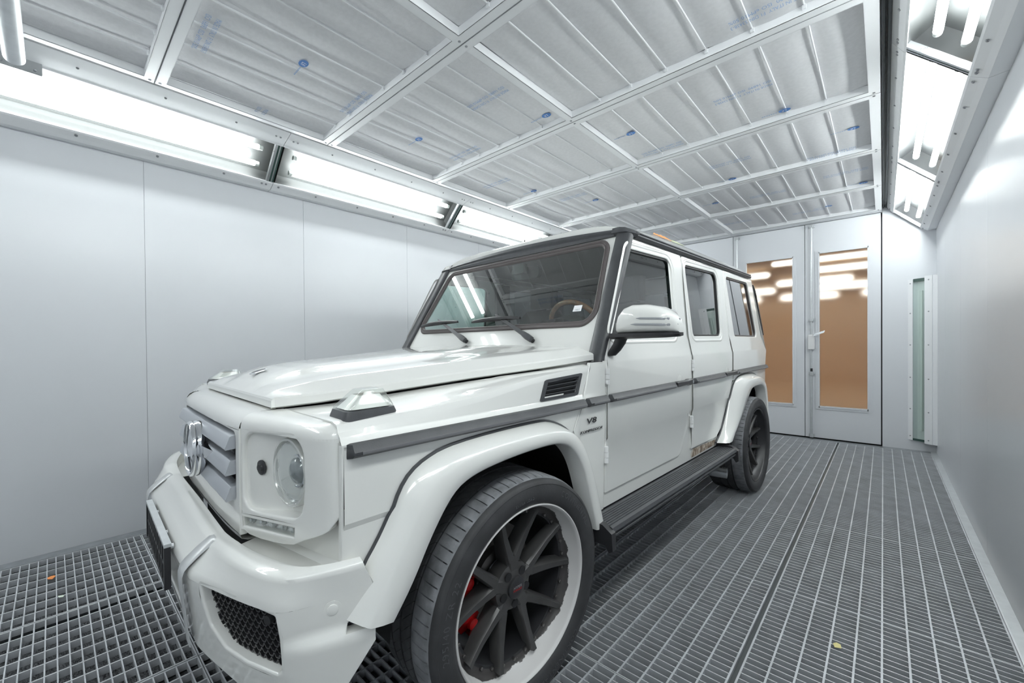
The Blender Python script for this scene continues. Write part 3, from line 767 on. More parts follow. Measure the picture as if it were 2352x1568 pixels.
    # belt mouldings with a lighter insert
    for (a, b, par, cap) in ((-.589, .409, fender, 1), (.423, .584, cowl_side, 1), (.603, 1.305, door_front, 1), (1.602, 2.165, door_rear, 1), (2.470, 3.352, quarter, 0)):
        m = CB(); z = .963
        pr = [(.878, 0), (.893, .002), (.904, .009), (.905, .017), (.901, .022), (.894, .035), (.878, .037)]
        ends = [(a, .0), (a + .010 * cap, 1.), (b - .006, 1.), (b, .7)]
        rows = [[(s * (.878 + (v - .878) * k), u, z + w) for v, w in pr] for u, k in ends]
        m.strip(rows, True, True); mo = part(m, 'side_moulding', M['plastic'], par)
        m = CB(); m.strip([[(s * v, u, z + w) for v, w in ((.9042, .0085), (.9062, .010), (.9062, .0165), (.9052, .018))] for u in (a + .03, b - .008)], True, True)
        part(m, 'moulding_insert', M['ins'], mo)
    # hinges
    for u, par in ((.590, door_front), (1.585, door_rear)):
        for z0, z1 in ((1.047, 1.115), (.695, .767)):
            m = CB(); vv = V((z0 + z1) / 2) + .003; hh = (z1 - z0) / 3
            m.tube([(s * vv, u, z0), (s * vv, u, z0 + hh - .0015)], .0115, 12); part(m, 'hinge', M['white'], par)
            m = CB(); m.tube([(s * vv, u, z0 + hh), (s * vv, u, z0 + 2 * hh - .0015)], .0125, 12); part(m, 'hinge', M['white'], par)
            m = CB(); m.tube([(s * vv, u, z0 + 2 * hh), (s * vv, u, z1)], .0115, 12); part(m, 'hinge', M['white'], par)
    # handles
    for u0, u1, par in ((1.307, 1.545, door_front), (2.168, 2.440, door_rear)):
        m = CB(); z = .985; L = u1 - u0
        m.strip([[(s * (.880 + a), u, z + b * k) for a, b in ((0, -.016), (.020, -.016), (.026, -.010), (.026, .010), (.020, .016), (0, .016))] for u, k in ((u0, .75), (u0 + .02, 1.), (u0 + .12, .9), (u0 + L * .66, .85), (u0 + L * .72, 1.15), (u1 - .02, 1.2), (u1, .9))], True, True)
        h = part(m, 'door_handle', M['black_sat'], par)
        m = CB(); m.tube([(s * .900, u1 - .012, z), (s * .907, u1 - .012, z)], .010, 14); part(m, 'lock_barrel', M['alu'], h)
        m = CB()
        rows = []
        for k in range(6):
            r = .036 * (1 - k / 5); rows.append([(s * (.8806 + .004 * sin(PI * k / 5 * .5)), u0 + .085 + r * cos(a), z + .014 + r * .95 * sin(a)) for a in [PI * j / 14 for j in range(15)]])
        m.strip(rows); part(m, 'grip_recess', M['paint'], par)
    # wheel arch flares with their rubber lips
    for G, C_, O_, nm in ((GF, CF_, OF_, 'front'), (GR, CR_, OR_, 'rear')):
        N = 60; g = resample([P2(p) for p in G], N); c = resample(smooth_line([P2(p) for p in C_], 2), N); o = resample(smooth_line([P2(p) for p in O_], 2), N)
        ctr = Vector((sum(p.x for p in o) / N, .42)); m = CB(); rows = []
        for k in range(N):
            q = []
            for a, vv in ((g[k], .872), (g[k], .884), (g[k].lerp(c[k], .25), .903), (g[k].lerp(c[k], .6), .926), (g[k].lerp(c[k], .85), .936), (c[k], .940), (c[k].lerp(o[k], .5), .943), (o[k], .942)): q.append((s * vv, a.x, a.y))
            i = o[k] + (ctr - o[k]).normalized() * .006; q += [(s * .936, i.x, i.y), (s * .86, i.x, i.y)]
            rows.append(q)
        m.strip(rows)
        m.add(rows[0], [tuple(range(len(rows[0])))]); m.add(rows[-1], [tuple(range(len(rows[-1])))[::-1]])
        fl = part(m, 'wheel_arch_flare', M['paint'], ang=50)
        m = CB(); m.tube([(s * (V(p.y) + .003), p.x, p.y) for p in g], .0058, 8); part(m, 'rubber_lip', M['plastic'], fl)
    # drip rail over the doors
    m = CB(); pr = [(.800, 1.774), (.822, 1.774), (.832, 1.784), (.832, 1.789), (.824, 1.790), (.824, 1.796), (.829, 1.799), (.826, 1.806), (.812, 1.809), (.798, 1.803)]
    m.strip([[(s * v, u, w + .0 * u) for v, w in pr] for u in (.985, 1.6, 2.3, 3.10)] + [[(s * (v - .012), 3.145, w + .010) for v, w in pr]], True, True)
    part(m, 'drip_rail', M['plastic'])
    # running board
    m = CB(); base = .86
    pr = [(.845, .474), (.872, .486)]
    for k in range(7):
        x = .878 + k * .0135; pr += [(x, .486), (x + .0095, .486), (x + .0098, .4835), (x + .0132, .4835)]
    pr += [(.974, .486), (.986, .480), (.992, .466), (.986, .458), (.980, .455), (.980, .449), (.986, .446), (.984, .436), (.974, .428), (.85, .424)]
    m.prism([(s * v, w) for v, w in pr], .452, 2.085, 1); rb = part(m, 'running_board', M['plastic'], ang=20)
    for u0, u1 in ((.425, .455), (2.082, 2.125)):
        m = CB(); q = [(.80, .500), (.955, .495), (.998, .468), (1.002, .400), (.985, .388), (.968, .415), (.84, .412), (.80, .43)]
        m.prism([(s * v, w) for v, w in q], u0, u1, 1); part(m, 'end_cap', M['black_sat'], rb)
    m = CB(); m.tube([(s * .52, 2.24, .25), (s * .78, 2.27, .245), (s * .868, 2.285, .243)], .040, 22, False); m.tube([(s * .868, 2.285, .243), (s * .80, 2.27, .244)], .036, 22, False)
    part(m, 'exhaust_tip', M['alu'])
    # wheel housings
    for uc in (0, 2.80):
        m = CB(); m.lathe([(s * .50, .02), (s * .50, .475), (s * .872, .475)], 28, (0, uc, .44), 0, .02, PI - .02); part(m, 'wheel_housing', M['well'])
    if s > 0:      # the photo shows a mirror on the driver's side only
        # mirror
        m = CB(); st = [(.915, .030, 1.303), (.922, .060, 1.330), (.938, .076, 1.358), (.965, .088, 1.384), (1.00, .094, 1.393), (1.06, .094, 1.390), (1.12, .088, 1.376), (1.155, .078, 1.358), (1.178, .060, 1.330), (1.188, .040, 1.300)]
        rows = []
        for v, dp, top in st:
            h = top - 1.268; row = []
            for k in range(17):
                a = -PI / 2 + PI * k / 16
                row.append((s * v, .660 - dp * (max(0, cos(a)) ** .55), 1.268 + h * (.5 + .5 * (abs(sin(a)) ** .7) * (1 if a > 0 else -1))))
            row += [(s * v, .672, 1.268 + h * .96), (s * v, .672, 1.270)]
            rows.append(row)
        m.strip(rows, True, True); mir = part(m, 'wing_mirror', M['paint'], None, ang=50)
        m = CB(); rows = []
        for v, dp, z0, z1 in ((.868, .035, 1.245, 1.272), (.90, .070, 1.246, 1.272), (1.0, .088, 1.247, 1.270), (1.12, .086, 1.249, 1.270), (1.175, .070, 1.252, 1.270), (1.190, .045, 1.256, 1.269)):
            rows.append([(s * v, .668, z0), (s * v, .668 - dp * .7, z0), (s * v, .668 - dp, z0 + .008), (s * v, .668 - dp, z1), (s * v, .668, z1)])
        m.strip(rows, True, True); part(m, 'mirror_base', M['black'], mir, ang=40)
        m = CB(); rows = []
        for t, (v, z) in enumerate(((.925, 1.248), (.915, 1.225), (.893, 1.195), (.868, 1.172))):
            hw = (.034, .031, .028, .026)[t]; rows.append([(s * (v + .026 * cos(a)), .640 + hw * sin(a), z) for a in [2 * PI * k / 14 for k in range(14)]])
        m.strip(rows, True, True); part(m, 'mirror_stalk', M['black'], mir)
        m = CB()
        q = rounded([(.935, 1.285), (1.17, 1.285), (1.165, 1.365), (.96, 1.38)], .03); m.add([(s * v, .6735, w) for v, w in q], [tuple(range(len(q)))]); part(m, 'mirror_glass', M['chrome'], mir, fix=False)
        for (v0, z0, v1, z1) in ((1.035, 1.3305, 1.183, 1.322), (1.010, 1.3065, 1.187, 1.299)):
            m = CB(); rows = []
            for k in range(9):
                t = k / 8; v = v0 + (v1 - v0) * t; zc = z0 + (z1 - z0) * t; dp = interp(v, [(a, b) for a, b, c in st]); top = interp(v, [(a, c) for a, b, c in st])
                fr = (zc - 1.268) / (top - 1.268); sn = (2 * fr - 1); a = math.asin(max(-1, min(1, math.copysign(abs(sn) ** (1 / .7), sn))))
                u = .660 - dp * (max(0, cos(a)) ** .55) - .0012; hh = .0045 if 0 < k else .001
                rows.append([(s * v, u, zc - hh), (s * v, u - .0015, zc), (s * v, u, zc + hh)])
            m.strip(rows); part(m, 'repeater_lens', M['ins2'], mir)
    if s > 0:
        # badge lettering
        def badge(t, u0, u1, z, size, shear, parent, slope):
            vs, f = text_mesh(t, size, .0, shear, 1., 'LEFT'); mx = max(p[0] for p in vs); mn = min(p[0] for p in vs); k = (u1 - u0) / (mx - mn)
            m = CB(); top = [(.8825, u0 + (p[0] - mn) * k, z + p[1]) for p in vs]; m.add(top, f); n = len(vs)
            m.add([(.8805, a, b) for _, a, b in top], f)
            bord = {}
            for q in f:
                for a, b in zip(q, q[1:] + q[:1]):
                    e = (min(a, b), max(a, b)); bord[e] = bord.get(e, 0) + 1
            for (a, b), c in bord.items():
                if c == 1: m.add([top[a], top[b], (.8805, top[b][1], top[b][2]), (.8805, top[a][1], top[a][2])], [(0, 1, 2, 3)])
            part(m, 'badge', M['badge'], parent, smooth=False, fix=False)
        badge('V8', .432, .504, .902, .034, .12, cowl_side, 0); badge('KOMPRESSOR', .382, .550, .862, .0155, .35, cowl_side, 0)
    # side vent on the wing
    bl, br, tr, tl = [Vector(p) for p in ((s * .869, .141, 1.0175), (s * .869, .382, 1.019), (s * .863, .424, 1.107), (s * .863, .180, 1.095))]
    nv = (br - bl).cross(tl - bl).normalized() * (1 if s > 0 else -1)
    if nv.x * s < 0: nv = -nv
    fv = lambda a, b, d: tuple((bl * (1 - a) + br * a) * (1 - b) + (tl * (1 - a) + tr * a) * b - nv * (d - .004))
    m = CB(); R0_ = rounded([(0, 0), (1, 0), (1, 1), (0, 1)], .07); H0 = rounded([(.085, .13), (.915, .13), (.915, .87), (.085, .87)], .03)
    panel(m, fv, R0_, [H0], .012, .02 * .1, (), (), hole_depth=.02, hr=.002); vent = part(m, 'wing_vent', M['plastic'], fender)
    m = CB(); m.add([fv(a, b, .018) for a, b in ((.06, .1), (.94, .1), (.94, .9), (.06, .9))], [(0, 1, 2, 3)]); part(m, 'vent_back', M['black'], vent, fix=False)
    for k in range(4):
        b = .17 + .19 * k; m = CB(); m.strip([[fv(a, b + x, d) for x, d in ((0, .010), (.10, .003), (.125, .005), (.03, .014))] for a in (.08, .92)], True, True); part(m, 'vent_slat', M['plastic'], vent)
    # indicator on top of the wing
    def rect_loft(lv): return [[(s * v, u, w) for v, u, w in q] for q in lv]
    m = CB(); b0 = rounded([(.735, -.572), (.850, -.578), (.842, -.425), (.722, -.420)], .018, 4); cz = (.787, -.50)
    sc = lambda q, k: [(cz[0] + (a - cz[0]) * k, cz[1] + (b - cz[1]) * k) for a, b in q]
    zt = lambda a, b: 1.044 + (.006 if True else 0)
    m.strip([[(s * a, b, 1.040) for a, b in sc(b0, 1.04)], [(s * a, b, 1.056) for a, b in sc(b0, 1.0)], [(s * a, b, 1.070) for a, b in sc(b0, .93)], [(s * a, b, 1.070) for a, b in sc(b0, .6)]], True); ind = part(m, 'indicator', M['plastic'])
    topq = rounded([(.748, -.512), (.822, -.518), (.812, -.452), (.738, -.446)], .008, 4)
    m = CB(); l0 = sc(b0, .915); m.strip([[(s * a, b, 1.0705) for a, b in l0], [(s * a, b, 1.076) for a, b in sc(b0, .90)]] + [[(s * (a + (c - a) * t), b + (d - b) * t, 1.076 + .042 * t) for (a, b), (c, d) in zip(sc(b0, .90), topq)] for t in (.25, .5, .75, .93, 1.)] + [[(s * a, b, 1.1195) for a, b in sc(topq, .8)]], True)
    m.add([(s * a, b, 1.1195) for a, b in sc(topq, .8)], [tuple(range(len(topq)))]); part(m, 'indicator_lens', M['lens2'], ind, ang=50)
    m = CB(); q = sc(b0, .80); m.strip([[(s * a, b, 1.0725) for a, b in q], [(s * (a + (c - a) * .8), b + (d - b) * .8, 1.105) for (a, b), (c, d) in zip(q, sc(topq, .7))]], True); m.add([(s * a, b, 1.0725) for a, b in q], [tuple(range(len(q)))])
    part(m, 'reflector', M['refl2'], ind)
    m = CB(); m.tube([(s * .80, -.515, 1.078), (s * .80, -.502, 1.097)], [.012, .009], 12); part(m, 'bulb', M['amber'], ind)

# ------------------------------------------------ bonnet
WR_ = [(-.60, 1.098), (-.5, 1.119), (-.394, 1.134), (0, 1.168), (.3, 1.192), (.56, 1.213)]
WC_ = [(-.60, 1.106), (-.55, 1.134), (-.48, 1.156), (-.40, 1.168), (-.25, 1.178), (.1, 1.203), (.56, 1.228)]
def hood_row(u):
    ve = hood_ve(u); wl = interp(u, HLOW); wr = interp(u, WR_); wc = interp(u, WC_); rv = ve - .080; vb = interp(u, [(-.6, .22), (-.4, .25), (.56, .42)])
    bh = (wc - wr) ; half = [(0, wc), (vb * .5, wc - .001), (vb - .025, wc - .005), (vb - .005, wc - .010), (vb + .03, wr + bh * .32), (vb + (rv - vb) * .5, wr + bh * .18), (rv - .012, wr + .001), (rv, wr - .001), (rv + .010, wr - .006), (ve - .006, wl + .027), (ve, wl + .021), (ve, wl - .002), (ve - .014, wl - .008)]
    return half
hu = [-.60 + .0125 * k for k in range(17)] + [-.38 + .0553 * k for k in range(18)]
m = CB(); rows = []
r0 = hood_row(-.6)
def full(half, u): return [(-v, u, w) for v, w in half[:0:-1]] + [(v, u, w) for v, w in half]
k0 = .468 / r0[-3][0]
def front(w, wb, u):
    h = [(v * k0, w) for v, _ in r0[:-2]] + [(r0[-2][0] * k0, wb), (r0[-1][0] * k0, wb - .004)]
    return full(h, u)
rows += [front(1.050, 1.050, -.622), front(1.052, 1.052, -.6335), front(1.058, 1.052, -.6345), front(1.073, 1.052, -.6345), front(1.0795, 1.053, -.631), front(1.083, 1.053, -.625)]
for u in hu: rows.append(full(hood_row(u), u))
last = hood_row(hu[-1]); rows.append(full([(v * .995, w - .02) for v, w in last], hu[-1] + .006))
m.strip(rows); hood = part(m, 'bonnet', M['paint'], ang=22)
m = CB(); rr = []
for r, z in ((.030, .001), (.030, .003), (.026, .0045), (.0, .0045)): rr.append([(r * cos(a), -.548 + r * sin(a), 1.1385 + z + .30 * r * sin(a)) for a in [2 * PI * k / 32 for k in range(32)]])
m.strip(rr, True); be = part(m, 'bonnet_badge', M['chrome'], hood)
m = CB(); m.lathe([(.0046, .0245), (.0052, .023), (.0052, .0)], 32, (0, 0, 0), 2); m.v = [(x, y - .548, z + 1.1385 + .30 * y - RK * .548) for x, y, z in m.v]; part(m, 'badge_disc', M['badge'], be)

# ------------------------------------------------ nose: grille shell, slats, star
NU = -.728
m = CB()
gh = rounded([(-.425, .786), (.425, .786), (.425, .988), (-.425, .988)], .018)
nose_u = lambda v: NU + .012 * (abs(v) / .46) ** 4
fn = lambda v, w, d: (v, nose_u(v) + d, w)
panel(m, fn, rounded([(-.456, .690), (.456, .690), (.458, 1.002), (-.458, 1.002)], .004), [gh], .02, .003, (), [-.4, -.2, 0, .2, .4], hole_depth=.07, hr=.004)
rows = []
for du, w in ((.0, .998), (.0, 1.004), (.004, 1.017), (.014, 1.030), (.030, 1.040), (.055, 1.0455), (.100, 1.047)): rows.append([(v, nose_u(v) + du, w) for v in [-.458 + .916 * k / 24 for k in range(25)]])
m.strip(rows); rows = []
for du, w in ((0, .693), (.004, .680), (.02, .672), (.06, .67)): rows.append([(v, nose_u(v) + du, w) for v in [-.456 + .912 * k / 24 for k in range(25)]])
m.strip(rows); shell = part(m, 'grille_shell', M['paint'], ang=40)
for z0, z1 in ((.937, .977), (.862, .905), (.787, .828)):
    m = CB(); pr = [(-.716, z0 + .002), (-.7435, z0), (-.745, z0 + .004), (-.733, z1 - .003), (-.729, z1), (-.706, z1 + .003), (-.706, z1 - .002)]
    m.prism(pr, -.424, .424, 0); part(m, 'grille_slat', M['silver'], shell)
m = CB()
for k in range(-26, 27):
    for sg in (1, -1):
        x0 = k * .0175; z0, z1 = .787, .987; x1 = x0 + sg * (z1 - z0) * .62
        if max(abs(x0), abs(x1)) < .425: m.quadbox([(x0 - .0013, -.676, z0), (x0 + .0013, -.676, z0), (x1 + .0013, -.676, z1), (x1 - .0013, -.676, z1)], (0, .003, 0))
g = part(m, 'grille_mesh', M['chrome'], shell, smooth=False)
m = CB(); m.add([(-.43, -.66, .78), (.43, -.66, .78), (.43, -.66, .99), (-.43, -.66, .99)], [(0, 1, 2, 3)]); part(m, 'radiator', M['black'], shell)
zc = .877; yc = -.764
m = CB(); rows = []
for k in range(48):
    a = 2 * PI * k / 48; row = []
    for j in range(10):
        b = 2 * PI * j / 10; r = .092 + .0065 * cos(b); row.append((r * cos(a), yc + .010 * sin(b), zc + r * sin(a)))
    rows.append(row)
m.strip(rows, True, wrap=True); star = part(m, 'star_emblem', M['chrome'], shell)
for k in range(3):
    a = PI / 2 + 2 * PI * k / 3; d = Vector((cos(a), 0, sin(a))); t = Vector((-sin(a), 0, cos(a))); c = Vector((0, yc, zc))
    m = CB(); tip = c + d * .090
    for sg in (1, -1):
        e = c + (d * cos(PI / 3) + t * sg * sin(PI / 3)) * .027; m.add([c + Vector((0, -.012, 0)), tip + Vector((0, -.002, 0)), e + Vector((0, .001, 0)), c + Vector((0, .008, 0)), tip + Vector((0, .006, 0))], [(0, 1, 2), (3, 2, 4), (1, 4, 2)])
    part(m, 'star_point', M['chrome'], star, smooth=False)
m = CB(); rr = []
for r, du in ((.086, .006), (.095, .004), (.099, .014), (.096, .028), (.080, .032), (.080, .020), (.086, .006)): rr.append([(r * cos(a), yc + du, zc + r * sin(a)) for a in [2 * PI * k / 48 for k in range(48)]])
m.strip(rr, True); part(m, 'star_back', M['chrome'], star)
m = CB(); m.add([(.084 * cos(a), yc + .024, zc + .084 * sin(a)) for a in [2 * PI * k / 40 for k in range(40)]], [tuple(range(40))]); part(m, 'star_backing', M['black'], star)
for sg in (1, -1):
    m = CB(); m.strip([[(sg * .085, yc + .006, .905), (sg * .085, yc + .006, .862), (sg * .085, yc + .04, .862), (sg * .085, yc + .04, .905)], [(sg * .20, -.735, .897), (sg * .20, -.735, .870), (sg * .20, -.70, .870), (sg * .20, -.70, .897)]], True, True); part(m, 'star_arm', M['chrome'], star)

# ------------------------------------------------ headlamp panels
PLAN = smooth_line([(.462, -.713), (.57, -.685), (.72, -.655), (.805, -.636), (.846, -.621), (.861, -.603), (.863, -.585)], 2)
PLAN = [Vector(p) for p in PLAN]; PS = [0.]
for a, b in zip(PLAN, PLAN[1:]): PS.append(PS[-1] + (b - a).length)
def plan_at(x):
    k = 0
    while k < len(PS) - 2 and PS[k + 1] < x: k += 1
    t = (x - PS[k]) / (PS[k + 1] - PS[k]); p = PLAN[k].lerp(PLAN[k + 1], t); d = (PLAN[min(k + 2, len(PLAN) - 1)] - PLAN[max(k - 1, 0)]).normalized(); return p, Vector((-d.y, d.x))
def x_of(v):
    for k in range(len(PLAN) - 1):
        if PLAN[k].x <= v <= PLAN[k + 1].x: return PS[k] + (PS[k + 1] - PS[k]) * (v - PLAN[k].x) / max(1e-9, PLAN[k + 1].x - PLAN[k].x)
    return PS[-1] if v > PLAN[-1].x else 0.
XE = x_of(.8625)
for s in (1, -1):
    def fp(x, w, d, s=s):
        p, n = plan_at(x); q = p + n * d; return (s * q.x, q.y, w)
    outl = [(x_of(v), w) for v, w in ((.463, .712), (.50, .703), (.557, .703), (.61, .709), (.665, .716), (.715, .727), (.764, .751), (.80, .765), (.828, .778), (.846, .79), (.856, .806))] + [(XE, .828), (XE, 1.016), (x_of(.463), 1.004)]
    rec = [(x_of(v), w) for v, w in rounded([(.474, .992), (.758, 1.006), (.764, .90), (.752, .800), (.667, .788), (.558, .776), (.474, .776), (.470, .90)], [.05, .06, 0, .07, 0, 0, .06, 0], 6)]
    led = [(x_of(v), w) for v, w in ((.459, .722), (.714, .7445), (.716, .769), (.459, .7465))]
    led = [(max(a, .006), b) for a, b in led]
    m = CB(); panel(m, fp, outl, [rec, led], .03, .002, (), [x_of(v) for v in (.50, .54, .58, .62, .66, .70, .74, .78, .805, .82, .835, .845, .853, .858, .861)], hole_depth=.07, hr=.006)
    rows = []
    xs = [XE * k / 40 for k in range(41)]
    for ins, w in ((0, 1.002), (0, 1.010), (.003, 1.022), (.011, 1.034), (.024, 1.041), (.042, 1.0445)):
        row = []
        for x in xs:
            p, n = plan_at(x); q = p + n * ins; f = min(1, x / .02); row.append((s * q.x, min(q.y, -.598), (w - 1.002) * 1. + 1.002))
        rows.append(row)
    rows.append([(s * min(plan_at(x)[0].x, .842), -.6005, 1.0465 if plan_at(x)[0].x < .82 else 1.0445) for x in xs])
    rows.append([(s * min(plan_at(x)[0].x, .842), -.585, 1.034) for x in xs])
    m.strip(rows); hp = part(m, 'headlamp_panel', M['paint'], None, ang=35)
    # recess floor, shallow on the inside and deep behind the lamp
    dep = lambda x: interp(x, [(0, .012), (x_of(.50), .014), (x_of(.60), .036), (x_of(.77), .066)])
    big = offset(rec if area(rec) > 0 else rec[::-1], -.004)
    m = CB(); V_, T_ = fill2d(big, [], [.80, .84, .88, .92, .96], [x_of(v) for v in (.50, .53, .56, .60, .64, .68, .72)]); m.add([fp(x, w, dep(x)) for x, w in V_], T_); part(m, 'lamp_recess', M['paint'], hp, fix=False)
    # round headlamp
    LC = Vector((s * .648, -.640, .897)); ax = Vector((s * .13, -1, .0)).normalized(); qq = ax.to_track_quat('X', 'Z').to_matrix()
    def lamp(prof, nm, mt, par, n=48, **k):
        mm = MB(); mm.lathe(prof, n); mm.v = [tuple(qq @ Vector(p) + LC) for p in mm.v]; mm.v = [(a, b, c + RK * b) for a, b, c in mm.v]; return part(mm, nm, mt, par, **k)
    hl = lamp([(-.05, .094), (.0, .094), (.006, .091), (.007, .086), (.003, .083), (-.004, .082)], 'headlamp', M['lampring'], hp)
    lamp([(-.002, .0835), (.006, .078), (.011, .06), (.0145, .03), (.0155, 0.)], 'headlamp_glass', M['lens'], hl)
    lamp([(-.003, .0825), (-.020, .076), (-.034, .060), (-.040, .045), (-.030, .043), (-.020, .040)], 'headlamp_reflector', M['refl'], hl)
    lamp([(-.040, .040), (-.020, .0385), (-.010, .032), (-.004, .018), (-.002, 0)], 'projector_lens', M['dlens'], hl)
    lamp([(-.019, .047), (-.015, .045), (-.015, .041), (-.019, .039)], 'projector_ring', M['chrome'], hl)
    # washer nozzle
    x = x_of(.530); m = CB(); p0 = Vector(fp(x, .894, dep(x))); p1 = Vector(fp(x, .894, dep(x) - .006)); nn = (p1 - p0).normalized()
    m.tube([p0, p0 + nn * .004, p0 + nn * .005], [.021, .021, .016], 24); m.tube([p0 + nn * .004, p0 + nn * .010], [.012, .010], 18); part(m, 'washer_nozzle', M['black_sat'], hp)
    # daytime running lamp
    m = CB(); V_, T_ = fill2d(led, [], (), [x_of(v) for v in (.5, .55, .6, .65, .7)]); m.add([fp(x, w, .022) for x, w in V_], T_); dr = part(m, 'running_lamp', M['refl'], hp, fix=False)
    for k in range(5):
        v = .485 + .0515 * k; w = interp(v, [(.459, .734), (.72, .755)]); x = x_of(v); m = CB(); p0 = Vector(fp(x, w, .021)); nn = (Vector(fp(x, w, 0)) - p0).normalized()
        m.tube([p0, p0 + nn * .005], [.0095, .009], 16); m.tube([p0 + nn * .004, p0 + nn * .010, p0 + nn * .012], [.007, .006, .003], 14); part(m, 'led', M['alu'], dr)
    m = CB(); m.add([fp(x, w, .007) for x, w in led], [(0, 1, 2, 3)]); part(m, 'running_lamp_lens', M['clear'], dr, fix=False)
    # apron below the panel, in front of the wing
    m = CB(); rows = []
    for w, ins in ((.83, .040), (.78, .045), (.73, .050), (.69, .052), (.675, .040), (.668, .0), (.668, -.06)): rows.append([(s * min(plan_at(x)[0].x, .858), min(plan_at(x)[0].y + ins, -.555), w) for x in xs])
    m.strip(rows); part(m, 'front_apron', M['paint'])
# ------------------------------------------------ front bumper
BIN = smooth_line([(-.0, -.742), (.283, -.744), (.520, -.744), (.632, -.730), (.790, -.690), (.848, -.645), (.880, -.562)], 2)
BLE = smooth_line([(0, -.790), (.3, -.790), (.45, -.788), (.594, -.783), (.715, -.760), (.826, -.722), (.852, -.690), (.882, -.632), (.905, -.560)], 2)
BCR = smooth_line([(0, -.846), (.3, -.846), (.46, -.840), (.506, -.836), (.665, -.792), (.785, -.752), (.838, -.728), (.860, -.682), (.912, -.536)], 2)
BCR = [Vector(p) for p in BCR]; BS = [0.]
for a, b in zip(BCR, BCR[1:]): BS.append(BS[-1] + (b - a).length)
def b_at(x):
    k = 0
    while k < len(BS) - 2 and BS[k + 1] < x: k += 1
    t = (x - BS[k]) / (BS[k + 1] - BS[k]); p = BCR[k].lerp(BCR[k + 1], t); d = (BCR[min(k + 2, len(BCR) - 1)] - BCR[max(k - 1, 0)]).normalized(); return p, Vector((-d.y, d.x))
def b_x(v):
    for k in range(len(BCR) - 1):
        if BCR[k].x <= v <= BCR[k + 1].x: return BS[k] + (BS[k + 1] - BS[k]) * (v - BCR[k].x) / max(1e-9, BCR[k + 1].x - BCR[k].x)
    return BS[-1]
BE = BS[-1]; wl_ = lambda x: interp(x, [(0, .690), (b_x(.45), .690), (b_x(.60), .704), (BE, .710)]); wc_ = lambda x: interp(x, [(0, .640), (b_x(.46), .640), (b_x(.6), .648), (BE, .655)])
m = CB(); N = 70
ri = resample([P2(p) for p in BIN], N); rl = resample([P2(p) for p in BLE], N); rc = resample([P2(p) for p in BCR], N); rows = []
for s in (-1, 1):
    rows = []
    for k in range(N):
        x = BE * k / (N - 1); a, b, c = ri[k], rl[k], rc[k]; wl, wc = wl_(x), wc_(x); p, n = b_at(x)
        q = [(a.x, a.y, wl - .05), (a.x, a.y, wl + .006)] + [(P.x, P.y, w) for P, w in ((a.lerp(b, .3), wl + .011), (a.lerp(b, .85), wl + .003), (b, wl - .002), (b.lerp(c, .15), wl - .012), (b.lerp(c, .5), (wl + wc) / 2 - .004), (b.lerp(c, .84), wc + .006), (b.lerp(c, .96), wc - .003), (c, wc - .014))]
        rows.append([(s * u, y, w) for u, y, w in q])
    m.strip(rows)
    m.add(rows[-1], [tuple(range(len(rows[-1])))])
bump = part(m, 'front_bumper', M['paint'], None, ang=50)
sm = lambda a, b, x: (lambda t: t * t * (3 - 2 * t))(max(0, min(1, (x - a) / (b - a))))
